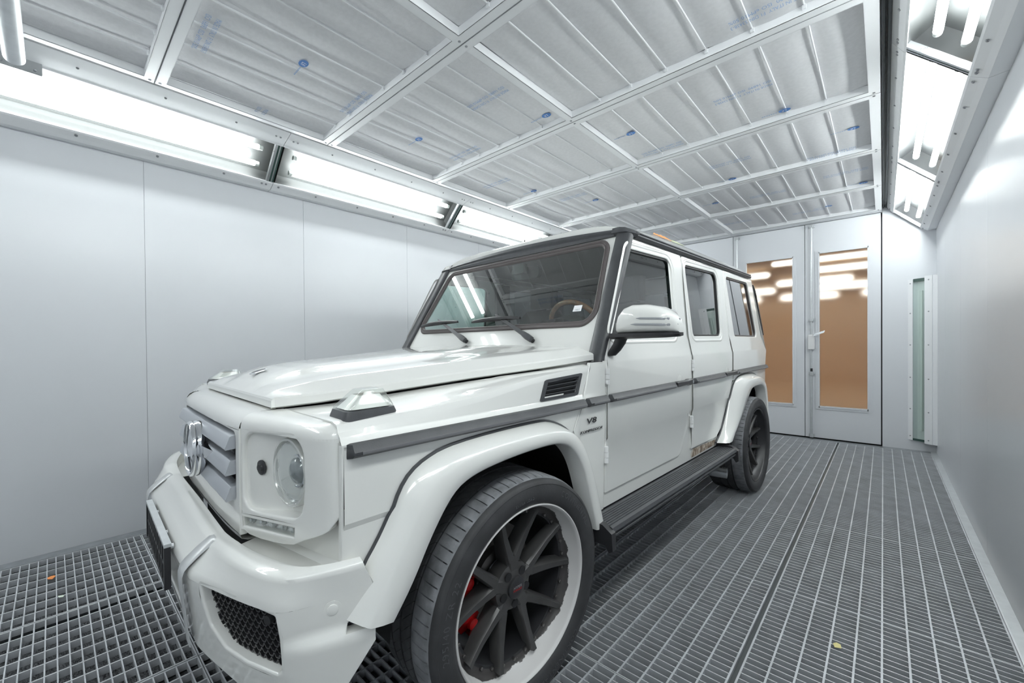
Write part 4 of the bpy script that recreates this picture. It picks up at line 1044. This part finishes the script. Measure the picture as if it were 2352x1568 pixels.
for s in (1, -1):
    def fb(x, w, d, s=s):
        p, n = b_at(x); lean = .10 * max(0, .60 - w) * (1 - .7 * sm(b_x(.80), BE, x)) - .017 * sm(.575, .545, w) * sm(b_x(.80), b_x(.80) + .12, x)
        q = p + n * (d + lean); return (s * q.x, q.y, w)
    X = b_x
    outl = [(0, .44), (X(.50), .435), (X(.58), .425), (X(.70), .405), (X(.83), .385), (X(.889), .375), (X(.889), .43), (BE - .001, .525), (BE + .0, .558), (X(.8895), .556), (X(.891), .575), (BE - .001, .641)] + [(BE * k / 24, wc_(BE * k / 24) - .013) for k in range(23, -1, -1)]
    hole = rounded([(X(v), w) for v, w in ((.547, .629), (.690, .635), (.824, .628), (.831, .573), (.834, .500), (.822, .491), (.720, .487), (.637, .494), (.578, .532), (.556, .585))], [.004, 0, .006, 0, .008, .006, 0, .02, .02, .01], 3)
    ch = rounded([(.0 + .02, .47), (.36, .47), (.36, .60), (.02, .60)], .01)
    m = CB(); panel(m, fb, outl, [hole, ch], .03, .0008, (.60, .585, .575, .565, .555, .545, .53, .5, .47), [BE * k / 40 for k in range(1, 40)], hole_depth=.045, hr=.006)
    fbp = part(m, 'bumper_corner', M['paint'], bump, ang=35)
    # honeycomb insert
    hole_b = offset(hole if area(hole) > 0 else hole[::-1], -.008)
    def seg(m, a, b, wd, d0, d1):
        (x0, w0), (x1, w1) = a, b; L = hypot(x1 - x0, w1 - w0); nx, ny = -(w1 - w0) / L * wd, (x1 - x0) / L * wd
        q = [(x0 + nx, w0 + ny), (x1 + nx, w1 + ny), (x1 - nx, w1 - ny), (x0 - nx, w0 - ny)]
        m.add([fb(a, b, d0) for a, b in q] + [fb(a, b, d1) for a, b in q], [(0, 1, 2, 3), (4, 7, 6, 5), (0, 4, 5, 1), (1, 5, 6, 2), (2, 6, 7, 3), (3, 7, 4, 0)])
    m = CB(); px, pz = .0225, .0145; r = 0; zz = .47
    while zz < .65:
        xx = X(.53) + (px / 2 if r % 2 else 0)
        while xx < X(.85):
            c = (xx, zz)
            pts = [(c[0] - px * .5, c[1] + pz * .22), (c[0] - px * .22, c[1] - pz * .5), (c[0] + px * .22, c[1] - pz * .5), (c[0] + px * .5, c[1] + pz * .22)]
            for a, b in zip(pts, pts[1:]):
                if inside((a[0] + b[0]) / 2, (a[1] + b[1]) / 2, hole_b): seg(m, a, b, .0016, .022, .038)
            xx += px
        zz += pz; r += 1
    me_ = part(m, 'intake_mesh', M['black_sat'], bump, smooth=False)
    m = CB(); V_, T_ = fill2d(offset(hole if area(hole) > 0 else hole[::-1], -.004), [], (), [X(.6), X(.65), X(.7), X(.75), X(.8), X(.82)]); m.add([fb(x, w, .044) for x, w in V_], T_)
    part(m, 'intake_back', M['black'], me_, fix=False)
    m = CB(); p = Vector(fb(X(.800), .612, .018)); p1 = Vector(fb(X(.800), .612, .004)); m.tube([p, p1], .011, 16); part(m, 'parking_sensor', M['black'], me_)
    m = CB()
    for k in range(7): m.add([fb(.02 + .34 * t, .48 + .018 * k, .03) for t in (0, 1)] + [fb(.02 + .34 * t, .488 + .018 * k, .024) for t in (1, 0)], [(0, 1, 2, 3)])
    m.add([fb(a, b, .04) for a, b in ((.0, .46), (.37, .46), (.37, .61), (.0, .61))], [(0, 1, 2, 3)]); part(m, 'lower_grille', M['black'], bump, smooth=False, fix=False)
    m = CB(); x = X(.880); p0 = Vector(fb(x, .618, .001)); n_ = (Vector(fb(x, .618, -.01)) - p0).normalized()
    m.tube([p0 - n_ * .002, p0 + n_ * .0016], .0205, 28); pk = part(m, 'parking_sensor', M['paint'], fbp)
    m = CB(); m.tube([p0, p0 + n_ * .0034, p0 + n_ * .0042], [.0125, .0125, .010], 24); part(m, 'sensor_disc', M['paint'], pk)
    # satin clip over the joint between middle and corner
    m = CB(); x0, x1 = .402, .462; rows = []
    for v in (x0, x0 + .006, (x0 + x1) / 2, x1 - .006, x1):
        h = .010 if x0 < v < x1 else .004; p, n = b_at(b_x(v))
        rows.append([(s * v, -.770, .688 + h), (s * v, -.782, .6885 + h), (s * v, -.812, .668 + h), (s * v, -.838, .646 + h), (s * v, -.845 - h * .4, .638 + h * .5), (s * v, -.849 - h * .5, .625)] + [(s * v, -.849 - h * .5 + .10 * max(0, .60 - w), w) for w in (.60, .55, .50, .45, .43)])
    m.strip(rows); part(m, 'bumper_clip', M['clip'], bump, ang=40)
# number plate carrier without its plate
m = CB(); u0, u1 = -.868, -.856
root_pc = None
m.box((-.262, u0, .643), (.262, u1 + .006, .653)); pc = part(m, 'plate_carrier', M['zinc'], None, smooth=False)  # pale top rail: light falling on the black carrier, put into its colour
for (a, b, c, d) in ((-.262, -.248, .517, .6425), (.248, .262, .517, .6425)):
    m = CB(); m.box((a, u0, c), (b, u1 + .004, d)); part(m, 'upright', M['black_sat'], pc, smooth=False)
m = CB(); m.box((-.248, u0 + .002, .517), (.248, u1 + .002, .526)); part(m, 'rail', M['black_sat'], pc, smooth=False)
m = CB(); m.box((-.248, u0 + .003, .576), (.248, u1 + .0, .584)); part(m, 'rail', M['black_sat'], pc, smooth=False)
for k in range(11):
    x = -.22 + .044 * k; m = CB(); m.box((x - .008, u0 + .003, .526), (x + .008, u1, .643)); part(m, 'lattice_bar', M['black_sat'], pc, smooth=False)
for x in (-.12, .12, .25):
    m = CB(); m.tube([(x, u1 + .012, .640), (x, u1 + .002, .640)], .008, 12); part(m, 'clip_screw', M['zinc'], pc)

# ------------------------------------------------ windscreen, pillars
uw = lambda w: .695 + .572 * (w - 1.339)
nW = Vector((0, -.868, .497))
def fw(v, w, d): return (v, uw(w) - nW.y * d, w - nW.z * d)
gl = rounded([(-.735, 1.339), (.735, 1.339), (.672, 1.757), (-.672, 1.757)], [.055, .055, .05, .05], 8)
sl = offset(gl, -.030)
m = CB(); panel(m, fw, rounded([(-.815, 1.150), (.815, 1.150), (.750, 1.832), (-.750, 1.832)], .01), [offset(gl, -.012)], .03, .004, (), (), hole_depth=.02); wf = part(m, 'windscreen_frame', M['paint'])
m = CB()
rings = []
for o, d in ((-.030, .0), (-.030, -.006), (-.026, -.010), (-.016, -.011), (-.012, -.006), (-.006, -.009), (-.001, -.006), (.004, .004)): rings.append([fw(x, w, d) for x, w in offset(gl, o)])
m.strip(rings, True); part(m, 'windscreen_seal', M['seal'], wf)
m = CB(); sheet(m, fw, offset(gl, .002), (), (), .002); ws = part(m, 'windscreen', M['glass'], None, fix=False)
m = CB(); m.add([fw(x, w, -.0005) for x, w in ((.600, 1.392), (.652, 1.392), (.650, 1.424), (.600, 1.424))], [(0, 1, 2, 3)]); st = part(m, 'paper_sticker', M['sticker'], ws, fix=False)
m = CB(); vs, f = text_mesh('CAB517', .011, 0); m.add([fw(.626 + p[0] * .85, 1.400 + p[1], -.001) for p in vs], f); part(m, 'sticker_print', M['ink'], st, smooth=False, fix=False)
for s in (1, -1):
    m = CB(); rows = []
    for t in [k / 12 for k in range(13)]:
        w = 1.128 + (1.806 - 1.128) * t; ob = uw(w)
        vi = .790 + (.728 - .790) * t; vo = .868 + (.818 - .868) * t
        rows.append([(s * vi, ob + .010, w - .004), (s * vi, ob - .012, w + .004), (s * (vi + .010), ob - .020, w + .006), (s * (vo - .016), ob - .020, w + .004), (s * (vo - .004), ob - .012, w), (s * vo, ob - .002, w - .004), (s * (vo - .002), ob + .014, w - .008), (s * (vo - .02), ob + .016, w - .008)])
    # rounded corner under the roof
    m.strip(rows, True, True); pcv = part(m, 'pillar_cover', M['plastic'], None, ang=40)
    m = CB(); m.strip([[(s * v, u, w) for v, u, w in q] for q in ([(.700, .955, 1.795), (.700, .940, 1.812), (.700, .955, 1.842), (.700, .985, 1.842)], [(.748, .952, 1.792), (.748, .932, 1.810), (.745, .945, 1.840), (.745, .985, 1.842)], [(.790, .952, 1.785), (.792, .928, 1.805), (.780, .945, 1.832), (.775, .985, 1.836)], [(.815, .965, 1.776), (.822, .945, 1.795), (.812, .962, 1.817), (.80, 1.0, 1.822)], [(.826, 1.0, 1.776), (.836, 1.0, 1.792), (.826, 1.01, 1.809), (.81, 1.04, 1.812)])], True, True)
    part(m, 'corner_cover', M['plastic'], pcv, ang=60)
m = CB(); rows = []
for k in range(25):
    v = -.715 + 1.43 * k / 24; f = 1 - (abs(v) / .75) ** 2; cw = .042 * f
    rows.append([(v, .968, 1.793), (v, .944, 1.797), (v, .938 + .004, 1.806 + cw * .3), (v, .950, 1.812 + cw * .45), (v, .946, 1.819 + cw * .6), (v, .952, 1.829 + cw * .8), (v, .99, 1.832 + cw * .8)])
m.strip(rows); part(m, 'header_trim', M['plastic'], None, ang=25)

# ------------------------------------------------ roof
def roof_w(v, u):
    wg = 1.803; wc = interp(u, [(.95, 1.880), (.99, 1.896), (1.05, 1.912), (1.2, 1.938), (1.45, 1.958), (1.9, 1.964), (3.0, 1.958), (3.13, 1.93), (3.16, 1.90)])
    return wg + (wc - wg) * (1 - (abs(v) / .812) ** 6)
m = CB(); rows = []
for u in [.962, .975, .99, 1.01, 1.04, 1.08, 1.13, 1.2, 1.3, 1.45, 1.6, 1.8, 2.0, 2.2, 2.4, 2.6, 2.8, 2.95, 3.05, 3.12, 3.16]:
    row = []
    for k in range(61):
        t = -1 + 2 * k / 60; v = .812 * math.copysign(1 - (1 - abs(t)) ** 1.6, t)
        rib = .004 * (sm(0, 1, abs(sin(v * 14))) if abs(v) < .55 and 1.2 < u < 3 else 0)
        row.append((v, u, roof_w(v, u) + rib))
    rows.append(row)
rows.insert(0, [(v, .966, w - .030) for v, _, w in rows[0]]); rows.append([(v, 3.165, w - .05) for v, _, w in rows[-1]])
m.strip(rows); roof = part(m, 'roof', M['paint'], None, ang=40)
m = CB(); m.tube([(-.30, 1.34, 1.955), (-.302, 1.352, 1.985), (-.305, 1.362, 2.035)], [.016, .009, .005], 10); part(m, 'antenna', M['black'], roof)

# ------------------------------------------------ scuttle and wipers
m = CB(); rows = []
for u, w0 in ((.50, 1.10), (.545, 1.125), (.560, 1.135), (.585, 1.160), (.60, 1.175)): rows.append([(v, u, w0 + .02 * (1 - (abs(v) / .8) ** 2) - .004) for v in [-.80 + 1.6 * k / 24 for k in range(25)]])
m.strip(rows); part(m, 'scuttle', M['paint'])
for base, elbow, tip, bl_, br_ in (((.405, .628, 1.250), (.330, .636, 1.285), (.105, .668, 1.392), (-.098, .650, 1.3635), (.306, .652, 1.368)), ((-.150, .632, 1.254), (-.21, .640, 1.285), (-.459, .668, 1.390), (-.655, .650, 1.358), (-.246, .655, 1.373))):
    b, e, t = Vector(base), Vector(elbow), Vector(tip); off = nW * .028
    m = CB(); d = (t - b).normalized(); c = d.cross(nW).normalized()
    def armrow(p, wd, th): return [tuple(p + c * wd), tuple(p + c * wd * .8 + nW * th), tuple(p - c * wd * .8 + nW * th), tuple(p - c * wd)]
    m.strip([armrow(b - d * .014 + nW * .012, .016, .016), armrow(b + d * .03 + nW * .014, .018, .022), armrow(b + d * .055 + nW * .014, .016, .020), armrow(b + d * .06 + nW * .016, .013, .013), armrow(b + (t - b) * .6 + nW * .022, .010, .011), armrow(t + nW * .020, .006, .007)], True, True)
    arm = part(m, 'wiper_arm', M['plastic'], None, ang=40)
    m = CB(); m.tube([tuple(b - nW * .01), tuple(b + nW * .020)], .013, 14); part(m, 'wiper_pivot', M['black'], arm)
    L, R_ = Vector(bl_), Vector(br_); rows = []
    for k in range(13):
        q = k / 12; p = L.lerp(R_, q); h = .012 + .022 * (1 - (2 * q - 1) ** 2); dd = (R_ - L).normalized(); cc = dd.cross(nW)
        rows.append([tuple(p + nW * .001 - cc * .002), tuple(p + nW * .001 + cc * .002), tuple(p + nW * h + cc * .009), tuple(p + nW * (h + .004)), tuple(p + nW * h - cc * .009)])
    m = CB(); m.strip(rows, True, True); part(m, 'wiper_blade', M['black'], arm)

# ------------------------------------------------ tail, underbody
m = CB(); fr = lambda v, w, d: (v, interp(w, [(.5, 3.335), (.98, 3.352), (1.13, 3.385), (1.768, 3.172), (1.9, 3.15)]) - d, w)
out = rounded([(-.86, .50), (.86, .50), (.872, 1.13), (.808, 1.768), (.70, 1.88), (-.70, 1.88), (-.808, 1.768), (-.872, 1.13)], .02)
wr = rounded([(-.62, 1.30), (.62, 1.30), (.56, 1.72), (-.56, 1.72)], .05)
panel(m, fr, out, [wr], .03, .006, (.98, 1.13, 1.3, 1.5, 1.7), ()); tail = part(m, 'tail_door', M['paint'])
m = CB(); sheet(m, fr, offset(wr if area(wr) > 0 else wr[::-1], -.004), (1.5,), (), .02); part(m, 'window_glass', M['darkglass'], tail, fix=False)
for s in (1, -1):
    m = CB(); m.strip([[(s * .800, 3.27, 1.735), (s * .800, 3.29, 1.735), (s * .780, 3.29, 1.735), (s * .780, 3.27, 1.735)]] + [[(s * (v + .012), u, w), (s * (v + .012), u + .022, w), (s * (v - .012), u + .022, w), (s * (v - .012), u, w)] for v, u, w in ((.800, 3.295, 1.68), (.828, 3.40, 1.36), (.834, 3.43, 1.27))], True, True); part(m, 'corner_guard', M['black'], tail)
    m = CB(); m.box((s * .70, 3.345, .86), (s * .86, 3.375, .98)); part(m, 'tail_lamp', M['red'], tail)
m = CB(); m.box((-.87, 3.30, .42), (.87, 3.42, .56)); part(m, 'rear_bumper', M['paint'])
m = CB(); m.box((-.84, .46, .46), (.84, 2.36, .52)); m.box((-.45, -.60, .32), (.45, 3.25, .50)); m.box((-.60, -.62, .45), (.60, .46, .62)); m.box((-.60, 2.36, .45), (.60, 3.3, .62)); part(m, 'underbody', M['well'])
for uc in (0, 2.85):
    m = CB(); m.tube([(-.66, uc, .39), (.66, uc, .39)], .05, 14); part(m, 'axle', M['well'])
m = CB(); m.box((-.47, -.60, .56), (.47, .55, 1.0)); part(m, 'engine_block', M['well'])

# ------------------------------------------------ cabin seen through the glass
m = CB(); rows = []
for u, w0 in ((.74, 1.22), (.80, 1.325), (.98, 1.335), (1.06, 1.31), (1.08, 1.20), (1.05, .95)): rows.append([(v, u, w0 + .0) for v in [-.80, -.5, 0, .5, .80]])
m.strip(rows); dash = part(m, 'dashboard', M['leather'], None, ang=50)
m = CB(); m.strip([[(.24, 1.0, 1.32), (.24, .86, 1.325)], [(.28, 1.0, 1.385), (.28, .86, 1.36)], [(.38, 1.0, 1.40), (.38, .86, 1.37)], [(.48, 1.0, 1.385), (.48, .86, 1.36)], [(.52, 1.0, 1.32), (.52, .86, 1.325)]]); part(m, 'gauge_hood', M['leather'], dash)
cw = Vector((.385, 1.06, 1.315)); ax = Vector((0, .88, .47)).normalized(); uu = Vector((1, 0, 0)); ww = ax.cross(uu) * -1
if ww.z < 0: ww = -ww
m = CB(); rows = []
def ring(a0, a1, n):
    rows = []
    for k in range(n + 1):
        a = a0 + (a1 - a0) * k / n; c = cw + (uu * cos(a) + ww * sin(a)) * .180; rad = (uu * cos(a) + ww * sin(a))
        rows.append([tuple(c + rad * .0165 * cos(b) + ax * .0165 * sin(b)) for b in [2 * PI * j / 12 for j in range(12)]])
    return rows
m.strip(ring(PI + .5, 2 * PI - .5, 20), True, True); m.strip(ring(-.5, .35, 8), True, True); m.strip(ring(PI - .35, PI + .5, 8), True, True)
m.tube([tuple(cw + uu * .17), tuple(cw - uu * .17)], .016, 8); m.tube([tuple(cw + ax * .0), tuple(cw - ax * .12)], [.06, .05], 14); sw = part(m, 'steering_wheel', M['leather'])
m = CB(); m.strip(ring(.35, PI - .35, 30), True, True); part(m, 'wooden_rim', M['wood'], sw)
for sv in (.39, -.39):
    m = CB(); lo = rounded([(-.25, -.05), (.25, -.05), (.25, .05), (-.25, .05)], .04)
    m.strip([[(sv + a, 1.48 + z + b, w) for a, b in [(q[0] * k, q[1] * 1.3) for q in lo]] for w, z, k in ((.92, 0, .95), (1.1, .06, 1.), (1.3, .13, .98), (1.45, .18, .8), (1.50, .20, .6))], True, True)
    seat = part(m, 'seat', M['leather'], None, ang=60)
    m = CB(); m.strip([[(sv + a * .5, 1.69 + b * .9, w) for a, b in lo] for w in (1.52, 1.56, 1.66, 1.69)], True, True); part(m, 'headrest', M['leather'], seat, ang=60)
    m = CB(); m.box((sv - .25, 1.05, .78), (sv + .25, 1.55, .92)); part(m, 'seat_cushion', M['leather'], seat)
m = CB(); lo = rounded([(-.62, -.06), (.62, -.06), (.62, .06), (-.62, .06)], .04)
m.strip([[(a, 2.45 + z + b, w) for a, b in lo] for w, z in ((.85, 0), (1.3, .12), (1.42, .15))], True, True); part(m, 'rear_bench', M['leather'])
for sv in (.38, -.38):
    m = CB(); q = rounded([(-.12, -.05), (.12, -.05), (.12, .05), (-.12, .05)], .03); m.strip([[(sv + a, 2.61 + b, w) for a, b in q] for w in (1.42, 1.47, 1.60, 1.62)], True, True); part(m, 'headrest', M['leather'])
m = CB(); m.strip([[(v, u, roof_w(v * 1.0, u) - .045) for v in (-.76, -.5, 0, .5, .76)] for u in (1.02, 1.5, 2.4, 3.1)]); part(m, 'headliner', M['headliner'])
m = CB(); m.box((-.80, .62, .70), (.80, 3.2, .74)); part(m, 'cabin_floor', M['well'])
for s in (1, -1):
    m = CB()
    for a, b in ((.62, 1.57), (1.60, 2.37), (2.40, 3.15)): m.box((s * .80, a, .72), (s * .825, b, 1.235))
    part(m, 'door_lining', M['leather'])
    m = CB(); m.box((s * .765, 1.50, 1.235), (s * .795, 1.66, 1.75)); m.box((s * .765, 2.27, 1.235), (s * .795, 2.46, 1.75)); part(m, 'pillar_lining', M['headliner'])
m = CB(); lo = rounded([(-.125, -.04), (.125, -.04), (.125, .04), (-.125, .04)], .03); m.strip([[(a, u, 1.70 + b) for a, b in lo] for u in (1.02, 1.05)], True, True); part(m, 'rear_view_mirror', M['black'])
m = CB(); m.box((-.05, .955, 1.69), (.05, .99, 1.75)); part(m, 'sensor_housing', M['black'])

# ------------------------------------------------ wheels (x = outboard)
def make_wheel():
    m = MB(); n5 = 5
    m.lathe([(-.125, .0), (-.125, .082), (-.100, .086), (-.070, .080), (-.062, .060), (-.058, .030), (-.058, 0.)], 40)
    hubx = -.062
    for k in range(n5):
        a = PI / 2 + 2 * PI * k / 5 + .0
        def pt(r, ang): return Vector((0, r * cos(ang), r * sin(ang)))
        def sec(p, tdir, w, xf, xb):
            return [(xb, (p - tdir * w).y, (p - tdir * w).z), (xf - .010, (p - tdir * w * .95).y, (p - tdir * w * .95).z), (xf, (p - tdir * w * .62).y, (p - tdir * w * .62).z), (xf, (p + tdir * w * .62).y, (p + tdir * w * .62).z), (xf - .010, (p + tdir * w * .95).y, (p + tdir * w * .95).z), (xb, (p + tdir * w).y, (p + tdir * w).z)]
        d = Vector((0, cos(a), sin(a))); t = Vector((0, -sin(a), cos(a)))
        m.strip([sec(d * .03, t, .030, -.060, -.12), sec(d * .075, t, .027, -.063, -.125), sec(d * .108, t, .033, -.064, -.125)], True, True)
        for sg in (1, -1):
            p0 = d * .088 + t * sg * .010; e = a + sg * .318; p1 = Vector((0, .263 * cos(e), .263 * sin(e))); bd = (p1 - p0).normalized(); bt = Vector((0, -bd.z, bd.y)); rows = []
            for q, w, xf in ((0, .021, -.064), (.25, .0175, -.060), (.6, .0150, -.052), (.9, .0135, -.040), (1.0, .0125, -.034)):
                p = p0.lerp(p1, q); rows.append(sec(p, bt, w, xf, xf - .062 + .02 * q))
            m.strip(rows, True, True)
    rim = m.build('wheel', M['rim'], None, ang=28)
    def sub(mm, nm, mt, par=rim, **k): return mm.build(nm, mt, par, **k)
    m = MB(); m.lathe([(-.020, .3005), (.000, .3005), (.005, .2985), (.006, .295), (.002, .2905), (-.006, .288), (-.014, .2865), (-.052, .2755), (-.060, .270), (-.062, .262), (-.064, .255)], 120)
    sub(m, 'rim_lip', M['lip'], ang=50)
    m = MB(); m.lathe([(-.060, .270), (-.064, .262), (-.066, .246), (-.090, .243), (-.27, .25), (-.285, .28)], 72); sub(m, 'barrel', M['black_sat'])
    for k in range(30):
        a = 2 * PI * (k + .5) / 30
        m = MB(); c = Vector((-.063, .2545 * cos(a), .2545 * sin(a))); m.tube([c, c + Vector((.006, 0, 0)), c + Vector((.0075, 0, 0))], [.0062, .0062, .004], 6); sub(m, 'rim_bolt', M['steel'])
    for k in range(5):
        a = PI / 2 + 2 * PI * (k + .5) / 5; c = Vector((0, .057 * cos(a), .057 * sin(a)))
        m = MB(); m.tube([c + Vector((-.0575, 0, 0)), c + Vector((-.0610, 0, 0))], [.0150, .0145], 20, True); sub(m, 'lug_hole', M['black'])
    m = MB(); m.lathe([(-.058, .037), (-.050, .037), (-.0485, .035), (-.0478, .02), (-.0475, 0)], 36); cap = sub(m, 'center_cap', M['black_sat'])
    for t, z, mt, sz in (('HYPER', .004, 'silver', .0135), ('FORGED', -.0055, 'red', .0105)):
        m = MB(); vs, f = text_mesh(t, sz, 0, .25); m.add([(-.0470, p[0], p[1] + z) for p in vs], f); sub(m, 'cap_lettering', M[mt], cap, smooth=False, fix=False)
    m = MB(); m.lathe([(-.20, .07), (-.20, .178), (-.178, .178), (-.178, .10), (-.15, .098), (-.14, .07)], 60); sub(m, 'brake_disc', M['steel'])
    m = MB(); rows = []
    for k in range(15):
        a = PI * .86 + PI * .36 * k / 14; e = 1 - .25 * abs(2 * k / 14 - 1) ** 3
        rows.append([(x, r * cos(a), r * sin(a)) for x, r in ((-.205, .125), (-.205, .195), (-.150, .212), (-.128, .205 * e + .0), (-.118, .190 * e), (-.118, .150 / e), (-.135, .128))])
    m.strip(rows, True, True); cal = sub(m, 'brake_caliper', M['red'], ang=40)
    for k in range(3):
        a = PI * .90 + PI * .14 * k; m = MB(); c = Vector((0, .168 * cos(a), .168 * sin(a))); m.tube([c + Vector((-.120, 0, 0)), c + Vector((-.108, 0, 0)), c + Vector((-.104, 0, 0))], [.020, .018, .010], 18); sub(m, 'caliper_piston', M['red'], cal)
    # tyre: carcass, then the ribs of the tread
    R = .3925
    m = MB(); m.lathe([(-.020, .297), (.000, .300), (.006, .303), (.012, .315), (.0165, .335), (.0165, .352), (.013, .366), (.0140, .368), (.011, .374), (.004, .3805), (-.012, .3850), (-.26, .3850), (-.285, .375), (-.30, .35), (-.295, .31), (-.28, .29)], 128); ty = sub(m, 'tire', M['rubber'], ang=40)
    m = MB(); sec_n = 74
    prof = [(-.004, .3815), (-.010, .3860), (-.022, .3898), (-.038, .3915), (-.080, R), (-.084, .3915), (-.085, .384)]
    for k in range(sec_n):
        a0 = 2 * PI * k / sec_n; a1 = 2 * PI * (k + 1) / sec_n; g = .12 * (a1 - a0)
        secs = []
        for a, dip in ((a0, 0), (a0 + (a1 - a0) * .5, 0), (a1 - g, 0)):
            secs.append([(t, r * cos(a), r * sin(a)) for t, r in prof])
        for a in (a1 - g + .0005, a1 - .0005):
            secs.append([(t, (r - (.006 if -.070 < t < -.015 else 0)) * cos(a), (r - (.006 if -.070 < t < -.015 else 0)) * sin(a)) for t, r in prof])
        secs.append([(t, r * cos(a1), r * sin(a1)) for t, r in prof]); m.strip(secs)
    sub(m, 'shoulder_rib', M['tread'], ty, ang=30)
    for t0, t1 in ((-.094, -.138), (-.148, -.192), (-.201, -.275)):
        m = MB(); nn = 74
        for k in range(nn):
            a0 = 2 * PI * k / nn; a1 = 2 * PI * (k + .93) / nn; sk = .10; rr = R - .0004
            q = []
            for a in (a0, (a0 + a1) / 2, a1): q.append([(t, r * cos(a + sk * f), r * sin(a + sk * f)) for t, r, f in ((t0, .384, 0), (t0, rr, 0), ((t0 + t1) / 2, rr, .5), (t1, rr - (.004 if t1 < -.25 else 0), 1), (t1, .384, 1))])
            m.strip(q)
            for row in (q[0], q[-1]): m.add(row, [(0, 1, 2, 3, 4)])
        o = sub(m, 'tread_rib', M['ribs'], ty, ang=30)
    for t, a_mid, r, sz, sp in (('CONTINENTAL', PI / 2 - .78, .3425, .028, 1.12), ('295/40 ZR 22', PI / 2 + 1.38, .3425, .031, 1.25), ('EXTRA LOAD', PI / 2 + .10, .327, .013, 1.1), ('CONTINENTAL', -PI / 2 + .5, .3425, .028, 1.12)):
        vs, f = text_mesh(t, sz, 0, 0, 1.05, 'CENTER', sp); m = MB(); top = []
        for x, y, z in vs:
            a = a_mid - x / r; rr = r + y; top.append((.0174, rr * cos(a), rr * sin(a)))
        m.add(top, f); n0 = len(m.v); bord = {}
        for q in f:
            for a, b in zip(q, q[1:] + q[:1]):
                e = (min(a, b), max(a, b)); bord[e] = bord.get(e, 0) + 1
        for (a, b), c in bord.items():
            if c == 1: m.add([top[a], top[b], (.0155, top[b][1], top[b][2]), (.0155, top[a][1], top[a][2])], [(0, 1, 2, 3)])
        sub(m, 'tire_lettering', M['letters'], ty, smooth=False, fix=False)
    return rim
fl = make_wheel(); fl.parent = car; fl.location = (.93, 0, .3925); fl.rotation_euler = (0, .0262, -.031)
def dark_lip(o):
    for c in o.children:
        if c.name.startswith('rim_lip'): c.data = c.data.copy(); c.data.materials[0] = M['black_sat']
rl_ = clone(fl, car); dark_lip(rl_); rl_.location = (.93, 2.85, .3925); rl_.rotation_euler = (.35, 0, 0)
fr_ = clone(fl, car); fr_.location = (-.93, 0, .3925); fr_.rotation_euler = (0, 0, PI - .031)
rr_ = clone(fl, car); rr_.location = (-.93, 2.85, .3925); rr_.rotation_euler = (.8, 0, PI)

# ------------------------------------------------ tape left on the roof
def on_car(v, u, w): return CT + Matrix.Rotation(TH, 3, 'Z') @ Vector((v, u, w + RK * u))
for (v0, u0), (v1, u1), mt, lab in (((.700, 1.50), (.690, 1.68), 'tape_o', 'torn orange masking tape on the car roof edge'), ((.690, 1.70), (.682, 1.90), 'tape_g', 'pale yellow green tape strip on the car roof behind the orange tape')):
    m = MB(); rows = []
    for k in range(9):
        t = k / 8; v = v0 + (v1 - v0) * t; u = u0 + (u1 - u0) * t; z = roof_w(v, u) + .004 + .009 * abs(sin(t * 9)) * (1 if mt == 'tape_o' else .5)
        a = on_car(v - .028 - .006 * sin(k * 2.3), u, roof_w(v - .03, u) + .006 + .012 * abs(sin(k * 1.7)) * (1 if mt == 'tape_o' else .4)); b = on_car(v + .028, u + .006 * sin(k * 3.1), roof_w(v + .028, u) + .0045)
        rows.append([a, b, b + Vector((0, 0, .001)), a + Vector((0, 0, .001))])
    m.strip(rows, True, True); tag(m.build('masking_tape', M[mt]), lab, 'tape')
# ================================================================== CAMERA, LIGHT
w = bpy.data.worlds.new('world'); SC.world = w; w.use_nodes = True
w.node_tree.nodes['Background'].inputs[0].default_value = (.8, .9, 1, 1); w.node_tree.nodes['Background'].inputs[1].default_value = .0
def area(name, loc, rot, sx, sy, p, col):
    l = bpy.data.lights.new(name, 'AREA'); l.shape = 'RECTANGLE'; l.size = sx; l.size_y = sy; l.energy = p; l.color = col
    o = bpy.data.objects.new(name, l); COL.objects.link(o); o.location = loc; o.rotation_euler = rot; return o
cam = bpy.data.cameras.new('camera'); co = bpy.data.objects.new('camera', cam); COL.objects.link(co)
f_, cx_, cy_, yaw_, pi_, ro_ = 948.3883, 1176., 802.3994, .7324, -.0086, -.0084
F = Vector((-sin(yaw_) * cos(pi_), cos(yaw_) * cos(pi_), sin(pi_))); R0 = Vector((cos(yaw_), sin(yaw_), 0)); U0 = R0.cross(F)
Rv = R0 * cos(ro_) + U0 * sin(ro_); Uv = -R0 * sin(ro_) + U0 * cos(ro_)
co.matrix_world = Matrix(((Rv.x, Uv.x, -F.x, 0), (Rv.y, Uv.y, -F.y, 0), (Rv.z, Uv.z, -F.z, 1.226515), (0, 0, 0, 1)))
cam.sensor_fit = 'HORIZONTAL'; cam.sensor_width = 36; cam.lens = f_ / 2352 * 36; cam.shift_x = 0; cam.shift_y = (cy_ - 784) / 2352
cam.clip_start = .05; cam.clip_end = 100
SC.camera = co
SC.view_settings.view_transform = 'Standard'; SC.view_settings.look = 'None'; SC.view_settings.gamma = 1; SC.view_settings.use_curve_mapping = False
SC.view_settings.exposure = 0.16
SC.cycles.max_bounces = 14; SC.cycles.diffuse_bounces = 6; SC.cycles.glossy_bounces = 5; SC.cycles.transparent_max_bounces = 16; SC.cycles.transmission_bounces = 6
SC.cycles.sample_clamp_indirect = 8; SC.cycles.caustics_reflective = False; SC.cycles.caustics_refractive = False
